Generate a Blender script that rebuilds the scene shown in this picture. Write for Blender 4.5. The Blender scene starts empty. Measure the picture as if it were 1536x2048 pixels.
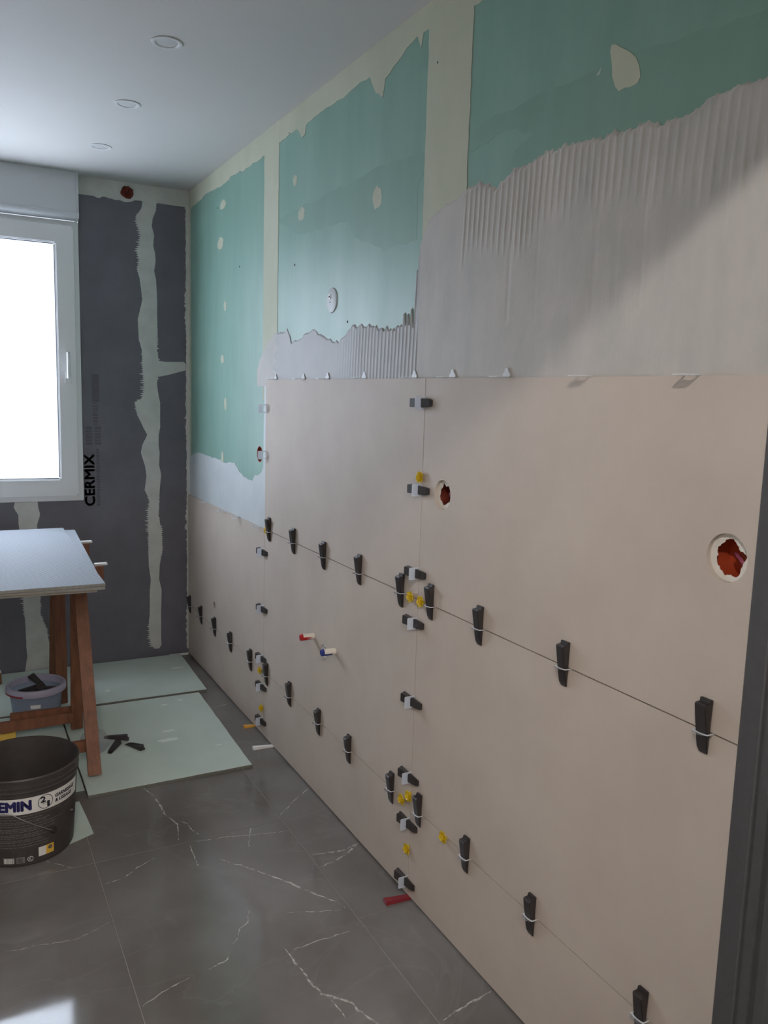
import bpy, bmesh, math, random
from mathutils import Matrix, Vector

# ------------------------------------------------------------------ camera, world, lights, exposure
sc = bpy.context.scene
COL = sc.collection
CAM = {'C': [-1.12466, -1.90324, 1.43077], 'r': [0.884652, -0.465323, 0.029406], 'u': [0.039114, 0.136912, 0.989811], 'd': [0.464608, 0.874488, -0.13932], 'f': 1650.6206885701833}
cd = bpy.data.cameras.new('camera'); cam = bpy.data.objects.new('camera', cd); COL.objects.link(cam)
cd.sensor_fit = 'VERTICAL'; cd.sensor_height = 36.0; cd.lens = CAM['f'] * 36.0 / 2048.0
cd.clip_start = 0.02; cd.clip_end = 200
cr, cu, cf = Vector(CAM['r']), Vector(CAM['u']), Vector(CAM['d'])
m = Matrix.Identity(4)
for i in range(3):
    m[i][0] = cr[i]; m[i][1] = cu[i]; m[i][2] = -cf[i]; m[i][3] = CAM['C'][i]
cam.matrix_world = m
sc.camera = cam

SKY_STRENGTH = 13.5
world = bpy.data.worlds.new('overcast_sky'); sc.world = world; world.use_nodes = True
bg = world.node_tree.nodes['Background']
bg.inputs[0].default_value = (0.79, 0.86, 1.0, 1); bg.inputs[1].default_value = SKY_STRENGTH

HALL_LAMP_POWER = 20.0
HALL_LAMP_COLOR = (1.0, 0.94, 0.88)
HALL_FILL_POWER = 4.0
FILL_PANEL_POWER = 42.0
FILL_PANEL_COLOR = (1.0, 0.94, 0.89)

sc.view_settings.view_transform = 'Standard'
sc.view_settings.look = 'None'
sc.view_settings.gamma = 1.0
sc.view_settings.use_curve_mapping = False
sc.view_settings.exposure = 0.0
sc.cycles.max_bounces = 10; sc.cycles.diffuse_bounces = 6; sc.cycles.transparent_max_bounces = 12
sc.cycles.caustics_reflective = False; sc.cycles.caustics_refractive = False
sc.cycles.use_denoising = True
sc.cycles.sample_clamp_indirect = 6.0

# ------------------------------------------------------------------ dimensions (metres)
YB = 2.4524          # inner face of the window wall
ZC = 2.432           # ceiling
WX = 0.012           # face of the plasterboard on the tiled wall (tile faces are at x = 0)
TW = 1.2414          # tile module along the wall
H0, H1, H2 = 0.2813, 0.8813, 1.4813   # heights of the tile joints
YF, YO = -1.24, -1.40                 # inner and outer face of the doorway wall
XL = -1.90                            # far side wall
DX0, DX1, DZ = -0.26, -1.84, 2.04     # doorway

ADHESIVE_TOP = [(1.3866, 1.4896), (1.3751, 1.53), (1.339, 1.5693), (1.3036, 1.5979), (1.2571, 1.6254), (1.2007, 1.6555), (1.1565, 1.6664), (1.1128, 1.6584),
 (1.0756, 1.6602), (1.0448, 1.6712), (1.0233, 1.6465), (0.997, 1.6199), (0.9474, 1.6213), (0.8996, 1.6332), (0.8532, 1.6448), (0.7988, 1.6487),
 (0.7456, 1.6391), (0.6894, 1.6197), (0.6477, 1.6112), (0.6072, 1.6062), (0.5795, 1.6034), (0.5568, 1.6134), (0.5271, 1.6275), (0.5018, 1.6416),
 (0.469, 1.6443), (0.4228, 1.6446), (0.3779, 1.6433), (0.3374, 1.6379), (0.2978, 1.6284), (0.2564, 1.6232), (0.2104, 1.622), (0.1809, 1.6258),
 (0.1375, 1.6273), (0.0898, 1.6244), (0.0888, 1.6891), (0.0888, 1.7677), (0.0699, 1.8428), (0.034, 1.8879), (-0.0146, 1.9106), (-0.0853, 1.9217),
 (-0.1412, 1.9286), (-0.156, 1.9349), (-0.1836, 1.9396), (-0.2153, 1.9342), (-0.2471, 1.9189), (-0.2677, 1.9093), (-0.2864, 1.9197),
 (-0.3139, 1.9322), (-0.3504, 1.9381), (-0.3858, 1.9406), (-0.428, 1.9482), (-0.4443, 1.9524), (-0.4694, 1.9455), (-0.5011, 1.9458), (-0.5315, 1.948),
 (-0.5692, 1.9406), (-0.591, 1.938), (-0.6191, 1.9356), (-0.6462, 1.936), (-0.6725, 1.9355), (-0.7108, 1.9326), (-0.7478, 1.9263), (-0.7774, 1.921),
 (-0.7942, 1.9231), (-0.8164, 1.9228), (-0.8482, 1.926), (-0.868, 1.9345), (-0.8825, 1.9411), (-0.9081, 1.9321), (-0.9272, 1.9325), (-0.9455, 1.9359),
 (-0.9637, 1.9362), (-0.9871, 1.9319)]
PRIMER_TOP = [(2.4347, 1.0855), (2.3048, 1.1136), (2.2096, 1.1256), (1.9454, 1.133), (1.8878, 1.1091), (1.8635, 1.0994), (1.6718, 1.1156), (1.6351, 1.0964),
 (1.5991, 1.0776), (1.529, 1.0626), (1.4284, 1.0578), (1.3966, 1.0864), (1.3337, 1.0967), (1.3041, 1.1467), (1.2958, 1.2994), (1.294, 1.4594),
 (1.2649, 1.4831)]
CORNICE_EDGE = [(2.388, 2.3464), (2.2472, 2.3491), (2.1145, 2.3585), (1.8709, 2.3437), (1.7228, 2.3553), (1.5188, 2.3418), (1.3345, 2.3446), (1.1777, 2.3479),
 (1.0637, 2.355), (0.9659, 2.3507), (0.927, 2.3143), (0.8995, 2.3174), (0.8915, 2.3448), (0.7448, 2.3535), (0.5877, 2.3474), (0.4464, 2.3561),
 (0.4031, 2.354), (0.3609, 2.2963), (0.3186, 2.2706), (0.3032, 2.3195), (0.2278, 2.3416), (0.1595, 2.3633), (0.1251, 2.3702), (0.1042, 2.3325),
 (0.0938, 2.3691)]
STAIN = [(1.1692, 2.0764), (0.9084, 2.0836), (0.732, 2.0804), (0.5005, 2.0835), (0.3007, 2.0835), (0.1044, 2.0719), (0.0518, 2.0658), (-0.0278, 2.0615),
 (-0.1377, 2.0579), (-0.2834, 2.0704), (-0.3917, 2.0731), (-0.4745, 2.0666), (-0.6068, 2.0649), (-0.7224, 2.0618), (-0.8461, 2.0474),
 (-0.9762, 2.0334), (-0.9897, 1.9082), (-0.861, 1.9029), (-0.6878, 1.9098), (-0.4388, 1.9207), (-0.3125, 1.9485), (-0.3288, 1.9765),
 (-0.3981, 1.9988), (-0.2871, 2.0269), (-0.167, 2.0145), (-0.1408, 2.0184), (0.045, 2.042), (0.0986, 1.9883), (0.0942, 1.8463), (0.286, 1.8465),
 (0.4914, 1.9193), (0.5306, 1.9704), (0.7273, 1.979), (0.9519, 1.9888)]
BAND_ONE = [(2.375, -0.2155, -0.1542), (2.3143, -0.226, -0.1572), (2.2757, -0.2531, -0.1723), (2.2398, -0.2463, -0.1776), (2.1934, -0.2273, -0.1657),
 (2.1442, -0.2352, -0.1711), (2.1077, -0.2479, -0.1615), (2.0719, -0.236, -0.1594), (2.0222, -0.2489, -0.1673), (1.9742, -0.2372, -0.1578),
 (1.8764, -0.2259, -0.1536), (1.7765, -0.2493, -0.1545), (1.6769, -0.2455, -0.1554), (1.6271, -0.2312, -0.1584), (1.5821, -0.2292, -0.1511),
 (1.514, -0.225, -0.1517), (1.4506, -0.2181, -0.1599), (1.3819, -0.2289, -0.1478), (1.3611, -0.2692, -0.1428), (1.2972, -0.2575, -0.1434),
 (1.2332, -0.228, -0.1439), (1.1945, -0.2082, -0.1519), (1.1427, -0.2341, -0.1524), (1.1038, -0.2421, -0.1476), (1.0386, -0.2225, -0.1507),
 (0.9861, -0.2154, -0.1408), (0.9075, -0.2239, -0.1492), (0.8544, -0.1988, -0.1523), (0.7751, -0.2073, -0.1581), (0.6948, -0.2056, -0.1432),
 (0.5875, -0.2092, -0.1388), (0.507, -0.2075, -0.1526), (0.4255, -0.1979, -0.1559), (0.3707, -0.2036, -0.1432), (0.2614, -0.2047, -0.1467),
 (0.1792, -0.2108, -0.1474), (0.0956, -0.2011, -0.1481), (0.0672, -0.1934, -0.1456), (0.0475, -0.1751, -0.1591)]
BAND_TWO = [(0.8672, -0.8452, -0.7438), (0.8376, -0.8505, -0.7424), (0.7999, -0.8315, -0.7342), (0.7505, -0.8308, -0.7493), (0.5748, -0.8224, -0.7494),
 (0.3842, -0.8188, -0.7453), (0.2945, -0.8168, -0.7477), (0.2156, -0.8144, -0.7217), (0.137, -0.8143, -0.7097), (0.0845, -0.8112, -0.7063),
 (0.0323, -0.8196, -0.7005), (0.001, -0.8251, -0.6989)]
TOP_STRIP = [(-0.5375, 2.349), (-0.4691, 2.3467), (-0.423, 2.3412), (-0.4112, 2.3497), (-0.3052, 2.3379), (-0.2449, 2.3528), (-0.1839, 2.356), (-0.1544, 2.3502),
 (-0.1345, 2.3576), (-0.0215, 2.3601), (0.0015, 2.3606)]
VEINS = [[(-0.5483, 0.983), (-0.5281, 0.9116), (-0.5204, 0.8285), (-0.5207, 0.7528), (-0.5058, 0.7093), (-0.4971, 0.6765), (-0.5185, 0.5765)],
 [(-0.4907, 0.7024), (-0.4672, 0.6628), (-0.4622, 0.6183), (-0.4513, 0.579)],
 [(-0.4828, 0.5403), (-0.4581, 0.542), (-0.3788, 0.5321), (-0.2703, 0.5024), (-0.1777, 0.4804)],
 [(-0.4304, 0.4147), (-0.4198, 0.3976), (-0.385, 0.3573), (-0.3324, 0.28), (-0.2816, 0.2052), (-0.2548, 0.1543), (-0.2269, 0.109), (-0.1977, 0.0691),
  (-0.1847, 0.0296)],
 [(-0.493, 0.5319), (-0.4971, 0.486), (-0.5015, 0.4115), (-0.4861, 0.3836)],
 [(-0.7765, 0.4258), (-0.7111, 0.4368), (-0.6675, 0.474), (-0.6083, 0.5065)], [(-0.2763, 0.5859), (-0.2903, 0.5392), (-0.3302, 0.4404)],
 [(-0.4328, 0.1339), (-0.4529, 0.0824), (-0.4799, 0.0646), (-0.4967, 0.0337), (-0.5165, 0.0141)],
 [(-0.5323, -0.0152), (-0.5455, -0.0363), (-0.568, -0.0463), (-0.6023, -0.0542)],
 [(-0.4, -0.0522), (-0.3957, -0.1222), (-0.389, -0.156), (-0.3893, -0.2052), (-0.3774, -0.2545), (-0.337, -0.296), (-0.3244, -0.3111),
  (-0.3242, -0.3381), (-0.3019, -0.3973), (-0.2851, -0.4742)],
 [(-0.3699, -0.2674), (-0.3613, -0.3203), (-0.3607, -0.3467)], [(-0.1634, 0.3154), (-0.1233, 0.3095), (-0.0589, 0.2987), (0.0008, 0.3233)],
 [(-0.1684, 0.2445), (-0.1134, 0.2551), (-0.047, 0.2868), (0.0008, 0.3233)], [(-0.1676, 0.5911), (-0.082, 0.6683), (0.0043, 0.7371)],
 [(-0.1591, -0.4524), (-0.0984, -0.4377), (-0.0616, -0.4336), (-0.004, -0.4241)], [(-0.1059, 1.6273), (-0.0518, 1.6439), (-0.0006, 1.6558)],
 [(-0.3839, -0.075), (-0.3038, -0.069), (-0.2162, -0.0695)], [(-0.7785, -0.1109), (-0.7004, -0.0754), (-0.6482, -0.062)],
 [(-0.3389, 0.0772), (-0.2546, 0.0449), (-0.1959, 0.0223)], [(-1.0459, 0.2291), (-0.964, 0.2222), (-0.8808, 0.2046), (-0.7729, 0.2454)],
 [(-0.9509, 0.6656), (-0.8489, 0.5585), (-0.8211, 0.5023)]]
SPOTS = [((1.8627, 2.2605), 0.05, 0.02), ((1.9006, 2.0948), 0.045, 0.028), ((0.9213, 2.0572), 0.032, 0.026), ((0.3334, 2.0006), 0.03, 0.034),
 ((1.8289, 1.8115), 0.02, 0.022), ((1.8663, 1.5764), 0.025, 0.02), ((1.8179, 1.372), 0.02, 0.03), ((1.8636, 1.1228), 0.02, 0.03),
 ((0.9883, 2.1838), 0.02, 0.02)]
MOON = [(-0.6196, 2.0874), (-0.6227, 2.0969), (-0.6334, 2.0968), (-0.6477, 2.0842), (-0.6722, 2.07), (-0.6915, 2.0535), (-0.7007, 2.0353), (-0.7049, 2.017),
 (-0.6973, 2.0065), (-0.6811, 2.0054), (-0.6653, 2.01), (-0.6512, 2.0072), (-0.6395, 2.0194), (-0.6309, 2.0397), (-0.6273, 2.0629)]
FLAKES = [(-0.5843, 2.054), (-0.5933, 2.062), (-0.5983, 2.0676), (-0.594, 2.0546)]


# ------------------------------------------------------------------ helpers
def s2l(c):
    return tuple((v / 12.92 if v <= 0.04045 else ((v + 0.055) / 1.055) ** 2.4) for v in [x / 255.0 for x in c])

def mat(name, rgb, rough=0.6, metal=0.0, var=0.0, scale=8.0, rgb2=None, bump=0.0, bscale=200.0, spec=0.5, stretch=None,
        alpha=None, trans=0.0, coat=0.0, detail=4.0, rvar=0.0):
    mt = bpy.data.materials.new(name); mt.use_nodes = True
    nt = mt.node_tree; b = nt.nodes['Principled BSDF']
    c = s2l(rgb)
    b.inputs['Base Color'].default_value = (*c, 1)
    b.inputs['Roughness'].default_value = rough; b.inputs['Metallic'].default_value = metal
    b.inputs['Specular IOR Level'].default_value = spec
    if trans: b.inputs['Transmission Weight'].default_value = trans
    if alpha is not None: b.inputs['Alpha'].default_value = alpha
    if coat: b.inputs['Coat Weight'].default_value = coat
    tc = nt.nodes.new('ShaderNodeTexCoord'); src = tc.outputs['Object']
    if stretch:
        mp = nt.nodes.new('ShaderNodeMapping'); mp.inputs['Scale'].default_value = stretch
        nt.links.new(src, mp.inputs['Vector']); src = mp.outputs['Vector']
    if var or rgb2:
        c2 = s2l(rgb2) if rgb2 else tuple(max(0, v * (1 - var)) for v in c)
        c1 = c if rgb2 else tuple(min(1, v * (1 + var)) for v in c)
        n = nt.nodes.new('ShaderNodeTexNoise'); n.inputs['Scale'].default_value = scale; n.inputs['Detail'].default_value = detail
        n.inputs['Roughness'].default_value = 0.6
        r = nt.nodes.new('ShaderNodeValToRGB')
        r.color_ramp.elements[0].position = 0.3; r.color_ramp.elements[1].position = 0.7
        r.color_ramp.elements[0].color = (*c1, 1); r.color_ramp.elements[1].color = (*c2, 1)
        nt.links.new(src, n.inputs['Vector']); nt.links.new(n.outputs['Fac'], r.inputs['Fac'])
        nt.links.new(r.outputs['Color'], b.inputs['Base Color'])
        if rvar:
            mr = nt.nodes.new('ShaderNodeMapRange'); mr.inputs['To Min'].default_value = rough - rvar; mr.inputs['To Max'].default_value = rough + rvar
            nt.links.new(n.outputs['Fac'], mr.inputs['Value']); nt.links.new(mr.outputs['Result'], b.inputs['Roughness'])
    if bump:
        n2 = nt.nodes.new('ShaderNodeTexNoise'); n2.inputs['Scale'].default_value = bscale; n2.inputs['Detail'].default_value = 3
        bp = nt.nodes.new('ShaderNodeBump'); bp.inputs['Strength'].default_value = bump; bp.inputs['Distance'].default_value = 0.002
        nt.links.new(src, n2.inputs['Vector']); nt.links.new(n2.outputs['Fac'], bp.inputs['Height'])
        nt.links.new(bp.outputs['Normal'], b.inputs['Normal'])
    return mt

def translucent(name, rgb, mix=0.5, rough=0.4, clear=0.0):
    mt = bpy.data.materials.new(name); mt.use_nodes = True
    nt = mt.node_tree; b = nt.nodes['Principled BSDF']; out = nt.nodes['Material Output']
    c = (*s2l(rgb), 1); b.inputs['Base Color'].default_value = c; b.inputs['Roughness'].default_value = rough
    t = nt.nodes.new('ShaderNodeBsdfTranslucent'); t.inputs['Color'].default_value = c
    mx = nt.nodes.new('ShaderNodeMixShader'); mx.inputs[0].default_value = mix
    nt.links.new(b.outputs[0], mx.inputs[1]); nt.links.new(t.outputs[0], mx.inputs[2])
    last = mx
    if clear:
        tr = nt.nodes.new('ShaderNodeBsdfTransparent'); tr.inputs['Color'].default_value = (0.93, 0.94, 0.98, 1)
        m2 = nt.nodes.new('ShaderNodeMixShader'); m2.inputs[0].default_value = clear
        nt.links.new(mx.outputs[0], m2.inputs[1]); nt.links.new(tr.outputs[0], m2.inputs[2]); last = m2
    nt.links.new(last.outputs[0], out.inputs['Surface'])
    return mt

def glass_pane(name):
    mt = bpy.data.materials.new(name); mt.use_nodes = True
    nt = mt.node_tree; nt.nodes.remove(nt.nodes['Principled BSDF']); out = nt.nodes['Material Output']
    tr = nt.nodes.new('ShaderNodeBsdfTransparent'); tr.inputs['Color'].default_value = (0.95, 0.97, 0.98, 1)
    gl = nt.nodes.new('ShaderNodeBsdfGlossy'); gl.inputs['Roughness'].default_value = 0.02
    mx = nt.nodes.new('ShaderNodeMixShader')
    mx.inputs[0].default_value = 0.05; nt.links.new(tr.outputs[0], mx.inputs[1]); nt.links.new(gl.outputs[0], mx.inputs[2])
    nt.links.new(mx.outputs[0], out.inputs['Surface'])
    return mt

def floor_mat():
    mt = bpy.data.materials.new('dark_marble_porcelain'); mt.use_nodes = True
    nt = mt.node_tree; b = nt.nodes['Principled BSDF']; L = nt.links.new
    tc = nt.nodes.new('ShaderNodeTexCoord')
    n = nt.nodes.new('ShaderNodeTexNoise'); n.inputs['Scale'].default_value = 2.2; n.inputs['Detail'].default_value = 6; n.inputs['Roughness'].default_value = 0.5
    n.inputs['Distortion'].default_value = 0.0
    r = nt.nodes.new('ShaderNodeValToRGB')
    r.color_ramp.elements[0].position = 0.34; r.color_ramp.elements[0].color = (*s2l((98, 93, 89)), 1)
    r.color_ramp.elements[1].position = 0.68; r.color_ramp.elements[1].color = (*s2l((124, 121, 119)), 1)
    # faint fine veining: thin isolines of a distorted noise
    w = nt.nodes.new('ShaderNodeTexNoise'); w.inputs['Scale'].default_value = 1.7; w.inputs['Detail'].default_value = 5; w.inputs['Distortion'].default_value = 1.2
    a = nt.nodes.new('ShaderNodeMath'); a.operation = 'SUBTRACT'; a.inputs[1].default_value = 0.5
    ab = nt.nodes.new('ShaderNodeMath'); ab.operation = 'ABSOLUTE'
    mr = nt.nodes.new('ShaderNodeMapRange'); mr.inputs['From Min'].default_value = 0.0; mr.inputs['From Max'].default_value = 0.012
    mr.inputs['To Min'].default_value = 0.10; mr.inputs['To Max'].default_value = 0.0
    mx = nt.nodes.new('ShaderNodeMix'); mx.data_type = 'RGBA'; mx.inputs['B'].default_value = (*s2l((150, 147, 144)), 1)
    L(tc.outputs['Object'], n.inputs['Vector']); L(n.outputs['Fac'], r.inputs['Fac'])
    L(tc.outputs['Object'], w.inputs['Vector']); L(w.outputs['Fac'], a.inputs[0]); L(a.outputs[0], ab.inputs[0]); L(ab.outputs[0], mr.inputs['Value'])
    L(mr.outputs['Result'], mx.inputs['Factor']); L(r.outputs['Color'], mx.inputs['A']); L(mx.outputs['Result'], b.inputs['Base Color'])
    # dusty haze on a semi polished tile
    d = nt.nodes.new('ShaderNodeTexNoise'); d.inputs['Scale'].default_value = 5; d.inputs['Detail'].default_value = 6
    rr = nt.nodes.new('ShaderNodeMapRange'); rr.inputs['From Min'].default_value = 0.3; rr.inputs['From Max'].default_value = 0.7
    rr.inputs['To Min'].default_value = 0.05; rr.inputs['To Max'].default_value = 0.09
    L(tc.outputs['Object'], d.inputs['Vector']); L(d.outputs['Fac'], rr.inputs['Value']); L(rr.outputs['Result'], b.inputs['Roughness'])
    b.inputs['Specular IOR Level'].default_value = 0.5
    return mt

def hex_back_mat():
    """tile back: shallow hexagonal relief under a pale engobe"""
    mt = mat('tile_back_engobe', (152, 155, 160), rough=0.75, spec=0.2)
    nt = mt.node_tree; b = nt.nodes['Principled BSDF']; L = nt.links.new
    tc = nt.nodes.new('ShaderNodeTexCoord')
    v = nt.nodes.new('ShaderNodeTexVoronoi'); v.feature = 'DISTANCE_TO_EDGE'; v.inputs['Scale'].default_value = 75; v.inputs['Randomness'].default_value = 0.0
    mp = nt.nodes.new('ShaderNodeMapping'); mp.inputs['Rotation'].default_value = (0, 0, 0.785); mp.inputs['Scale'].default_value = (1, 0.62, 1)
    L(tc.outputs['Object'], mp.inputs['Vector']); L(mp.outputs['Vector'], v.inputs['Vector'])
    r = nt.nodes.new('ShaderNodeMapRange'); r.inputs['From Max'].default_value = 0.12
    L(v.outputs['Distance'], r.inputs['Value'])
    bp = nt.nodes.new('ShaderNodeBump'); bp.inputs['Strength'].default_value = 0.5; bp.inputs['Distance'].default_value = 0.001
    L(r.outputs['Result'], bp.inputs['Height']); L(bp.outputs['Normal'], b.inputs['Normal'])
    mx = nt.nodes.new('ShaderNodeMix'); mx.data_type = 'RGBA'
    mx.inputs['A'].default_value = (*s2l((116, 120, 127)), 1); mx.inputs['B'].default_value = (*s2l((150, 154, 160)), 1)
    L(r.outputs['Result'], mx.inputs['Factor']); L(mx.outputs['Result'], b.inputs['Base Color'])
    return mt

def vein_mat():
    mt = mat('pale_vein', (182, 178, 174), rough=0.3)
    nt = mt.node_tree; b = nt.nodes['Principled BSDF']; L = nt.links.new
    tc = nt.nodes.new('ShaderNodeTexCoord'); n = nt.nodes.new('ShaderNodeTexNoise'); n.inputs['Scale'].default_value = 60; n.inputs['Detail'].default_value = 5
    r = nt.nodes.new('ShaderNodeMapRange'); r.inputs['From Min'].default_value = 0.30; r.inputs['From Max'].default_value = 0.58; r.inputs['To Max'].default_value = 0.9
    L(tc.outputs['Object'], n.inputs['Vector']); L(n.outputs['Fac'], r.inputs['Value']); L(r.outputs['Result'], b.inputs['Alpha'])
    return mt

M = dict(
    ceiling=mat('ceiling_paint', (192, 190, 188), 0.75, var=0.015, scale=2),
    white_wall=mat('white_wall_paint', (215, 213, 209), 0.8, var=0.02, scale=3),
    green=mat('moisture_board_green', (132, 166, 152), 0.45, rgb2=(118, 154, 140), scale=2.5, stretch=(1, 2.5, 0.7), bump=0.06, bscale=90, rvar=0.05),
    stain=mat('primer_stain_green', (118, 152, 137), 0.5, rgb2=(122, 157, 143), scale=5, stretch=(1, 2.5, 0.7)),
    cream=mat('jointing_compound', (190, 191, 171), 0.75, rgb2=(178, 181, 160), scale=5, stretch=(1, 1, 0.4), bump=0.08, bscale=60),
    adhesive=mat('tile_adhesive', (190, 183, 177), 0.62, rgb2=(171, 168, 162), scale=3, stretch=(1, 3.2, 1.3), bump=0.2, bscale=50),
    adhesive_wet=mat('damp_tile_adhesive', (168, 166, 164), 0.55, rgb2=(156, 155, 154), scale=5, bump=0.15, bscale=50),
    primer=mat('pale_skim', (196, 200, 200), 0.5, rgb2=(184, 190, 192), scale=6, bump=0.1, bscale=40),
    wall_tile=mat('beige_stone_tile', (194, 181, 169), 0.6, rgb2=(184, 170, 159), scale=4.5, detail=9, bump=0.03, bscale=300, spec=0.35),
    tile_edge=mat('tile_body', (190, 178, 166), 0.7),
    tile_body_shaded=mat('shaded_raw_tile_body', (150, 146, 138), 0.7, var=0.04, scale=60),  # stacked tile edges face away from the window; that shade is painted in
    floor=floor_mat(), vein=vein_mat(),
    grout=mat('floor_grout', (128, 124, 120), 0.8, var=0.06, scale=30),
    slab=mat('slab', (120, 118, 114), 0.9),
    backer=mat('anthracite_backer', (109, 107, 116), 0.58, rgb2=(98, 96, 104), scale=6, bump=0.08, bscale=250),
    print_=mat('black_print', (76, 75, 81), 0.75),
    print_faint=mat('faded_print', (88, 87, 94), 0.75),
    filler=mat('white_filler', (205, 205, 200), 0.7, rgb2=(190, 191, 187), scale=14, bump=0.25, bscale=35),
    pvc=mat('white_pvc', (228, 229, 231), 0.28, spec=0.5),
    gasket=mat('grey_gasket', (70, 72, 76), 0.6),
    glass=glass_pane('window_glass'),
    black=mat('black_plastic', (50, 45, 45), 0.42, var=0.12, scale=40),
    black_dusty=mat('dusty_black_plastic', (58, 53, 52), 0.5, rgb2=(68, 63, 61), scale=30),
    clip=translucent('frosted_clip_plastic', (228, 231, 236), 0.5, 0.35, clear=0.35), clip_web=translucent('clear_clip_web', (225, 227, 230), 0.5, 0.3, clear=0.8), clip_edge=translucent('clip_plastic_edge', (235, 237, 240), 0.3, 0.4),
    yellow=translucent('yellow_plastic', (226, 196, 38), 0.25, 0.4),
    wood=mat('brown_timber', (132, 84, 58), 0.6, rgb2=(104, 64, 44), scale=10, stretch=(6, 6, 0.8), bump=0.15, bscale=60),
    wood_end=mat('pale_timber_end', (190, 165, 138), 0.7, var=0.08, scale=60),
    tile_back=hex_back_mat(),
    dark_frame=mat('anthracite_lacquer', (62, 62, 64), 0.42, rgb2=(56, 56, 58), scale=60),
    orange=mat('orange_box_plastic', (158, 62, 34), 0.45, var=0.08, scale=40),
    rust=mat('red_brown_plastic', (120, 44, 26), 0.6, rgb2=(84, 30, 22), scale=50),
    dark_void=mat('dark_void', (48, 42, 40), 0.9),
    plaster=mat('crumbly_plaster', (212, 206, 198), 0.85, var=0.05, scale=60, bump=0.5, bscale=120),
    wire_purple=mat('violet_wire', (132, 52, 84), 0.4), wire_pink=mat('pink_wire', (168, 86, 104), 0.4), wire_brown=mat('brown_wire', (92, 40, 34), 0.4),
    pipe_white=mat('white_pipe', (226, 218, 206), 0.45), red=mat('red_tape', (178, 26, 30), 0.4), blue=mat('blue_tape', (38, 52, 128), 0.4),
    red_dull=mat('maroon_plastic', (132, 40, 48), 0.45), orange_shim=mat('ochre_plastic', (226, 168, 76), 0.45), white_plastic=mat('white_plastic', (228, 226, 224), 0.4),
    label_white=mat('label_white', (214, 212, 208), 0.5), navy=mat('navy_ink', (38, 36, 92), 0.5), ink=mat('dark_ink', (40, 38, 52), 0.5),
    fine=mat('fine_print_grey', (120, 116, 112), 0.6), label_yellow=mat('label_yellow', (212, 168, 66), 0.5),
    steel=mat('wire_steel', (160, 158, 156), 0.35, metal=0.8),
    board_green=mat('board_paper_green', (192, 202, 193), 0.8, rgb2=(178, 190, 180), scale=3, detail=8), board_core_shaded=mat('shaded_gypsum_core', (104, 104, 96), 0.9, var=0.05, scale=80),  # board core darkened: the shade on the sheet edges is in its colour
    smear=mat('dried_smear', (212, 218, 210), 0.9),
    tub=translucent('clear_tub_plastic', (176, 186, 206), 0.4, 0.25, clear=0.45), tub_rim=translucent('lilac_tub_rim', (196, 190, 208), 0.4, 0.3, clear=0.12),
    bag=translucent('clear_bag', (228, 222, 218), 0.5, 0.2, clear=0.8),
    sponge=mat('yellow_sponge', (214, 176, 84), 0.9, bump=0.5, bscale=120),
    lens=mat('spot_diffuser', (190, 190, 190), 0.5), trim=mat('spot_trim', (206, 206, 206), 0.4), shutter=mat('shutter_box_pvc', (200, 203, 207), 0.16),
)

def link(name, me, material=None, parent=None):
    o = bpy.data.objects.new(name, me); COL.objects.link(o)
    if material is not None:
        for mm in (material if isinstance(material, (list, tuple)) else [material]): me.materials.append(mm)
    if parent is not None: o.parent = parent
    return o

def from_bm(name, bm, material=None, parent=None, smooth=False):
    bmesh.ops.recalc_face_normals(bm, faces=bm.faces)
    me = bpy.data.meshes.new(name); bm.to_mesh(me); bm.free()
    if smooth:
        for p in me.polygons: p.use_smooth = True
    return link(name, me, material, parent)

def from_py(name, v, f, material=None, parent=None, smooth=False):
    me = bpy.data.meshes.new(name); me.from_pydata(v, [], f); me.update()
    if smooth:
        for p in me.polygons: p.use_smooth = True
    return link(name, me, material, parent)

def empty(name, loc=(0, 0, 0), mw=None):
    o = bpy.data.objects.new(name, None); COL.objects.link(o); o.empty_display_size = 0.05
    if mw is not None: o.matrix_world = mw
    else: o.location = loc
    return o

def tag(o, label=None, cat=None, group=None, kind=None):
    if label: o['label'] = label
    if cat: o['category'] = cat
    if group: o['group'] = group
    if kind: o['kind'] = kind
    return o

def add_box(bm, lo, hi, bevel=0.0, seg=2):
    x0, y0, z0 = lo; x1, y1, z1 = hi
    vs = [bm.verts.new(p) for p in ((x0, y0, z0), (x1, y0, z0), (x1, y1, z0), (x0, y1, z0), (x0, y0, z1), (x1, y0, z1), (x1, y1, z1), (x0, y1, z1))]
    fs = [bm.faces.new([vs[i] for i in q]) for q in ((0, 3, 2, 1), (4, 5, 6, 7), (0, 1, 5, 4), (1, 2, 6, 5), (2, 3, 7, 6), (3, 0, 4, 7))]
    if bevel:
        es = list({e for f in fs for e in f.edges})
        bmesh.ops.bevel(bm, geom=es, offset=bevel, segments=seg, affect='EDGES', profile=0.6)

def box(name, lo, hi, material, parent=None, bevel=0.0, seg=2):
    bm = bmesh.new(); add_box(bm, lo, hi, bevel, seg); return from_bm(name, bm, material, parent)

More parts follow.
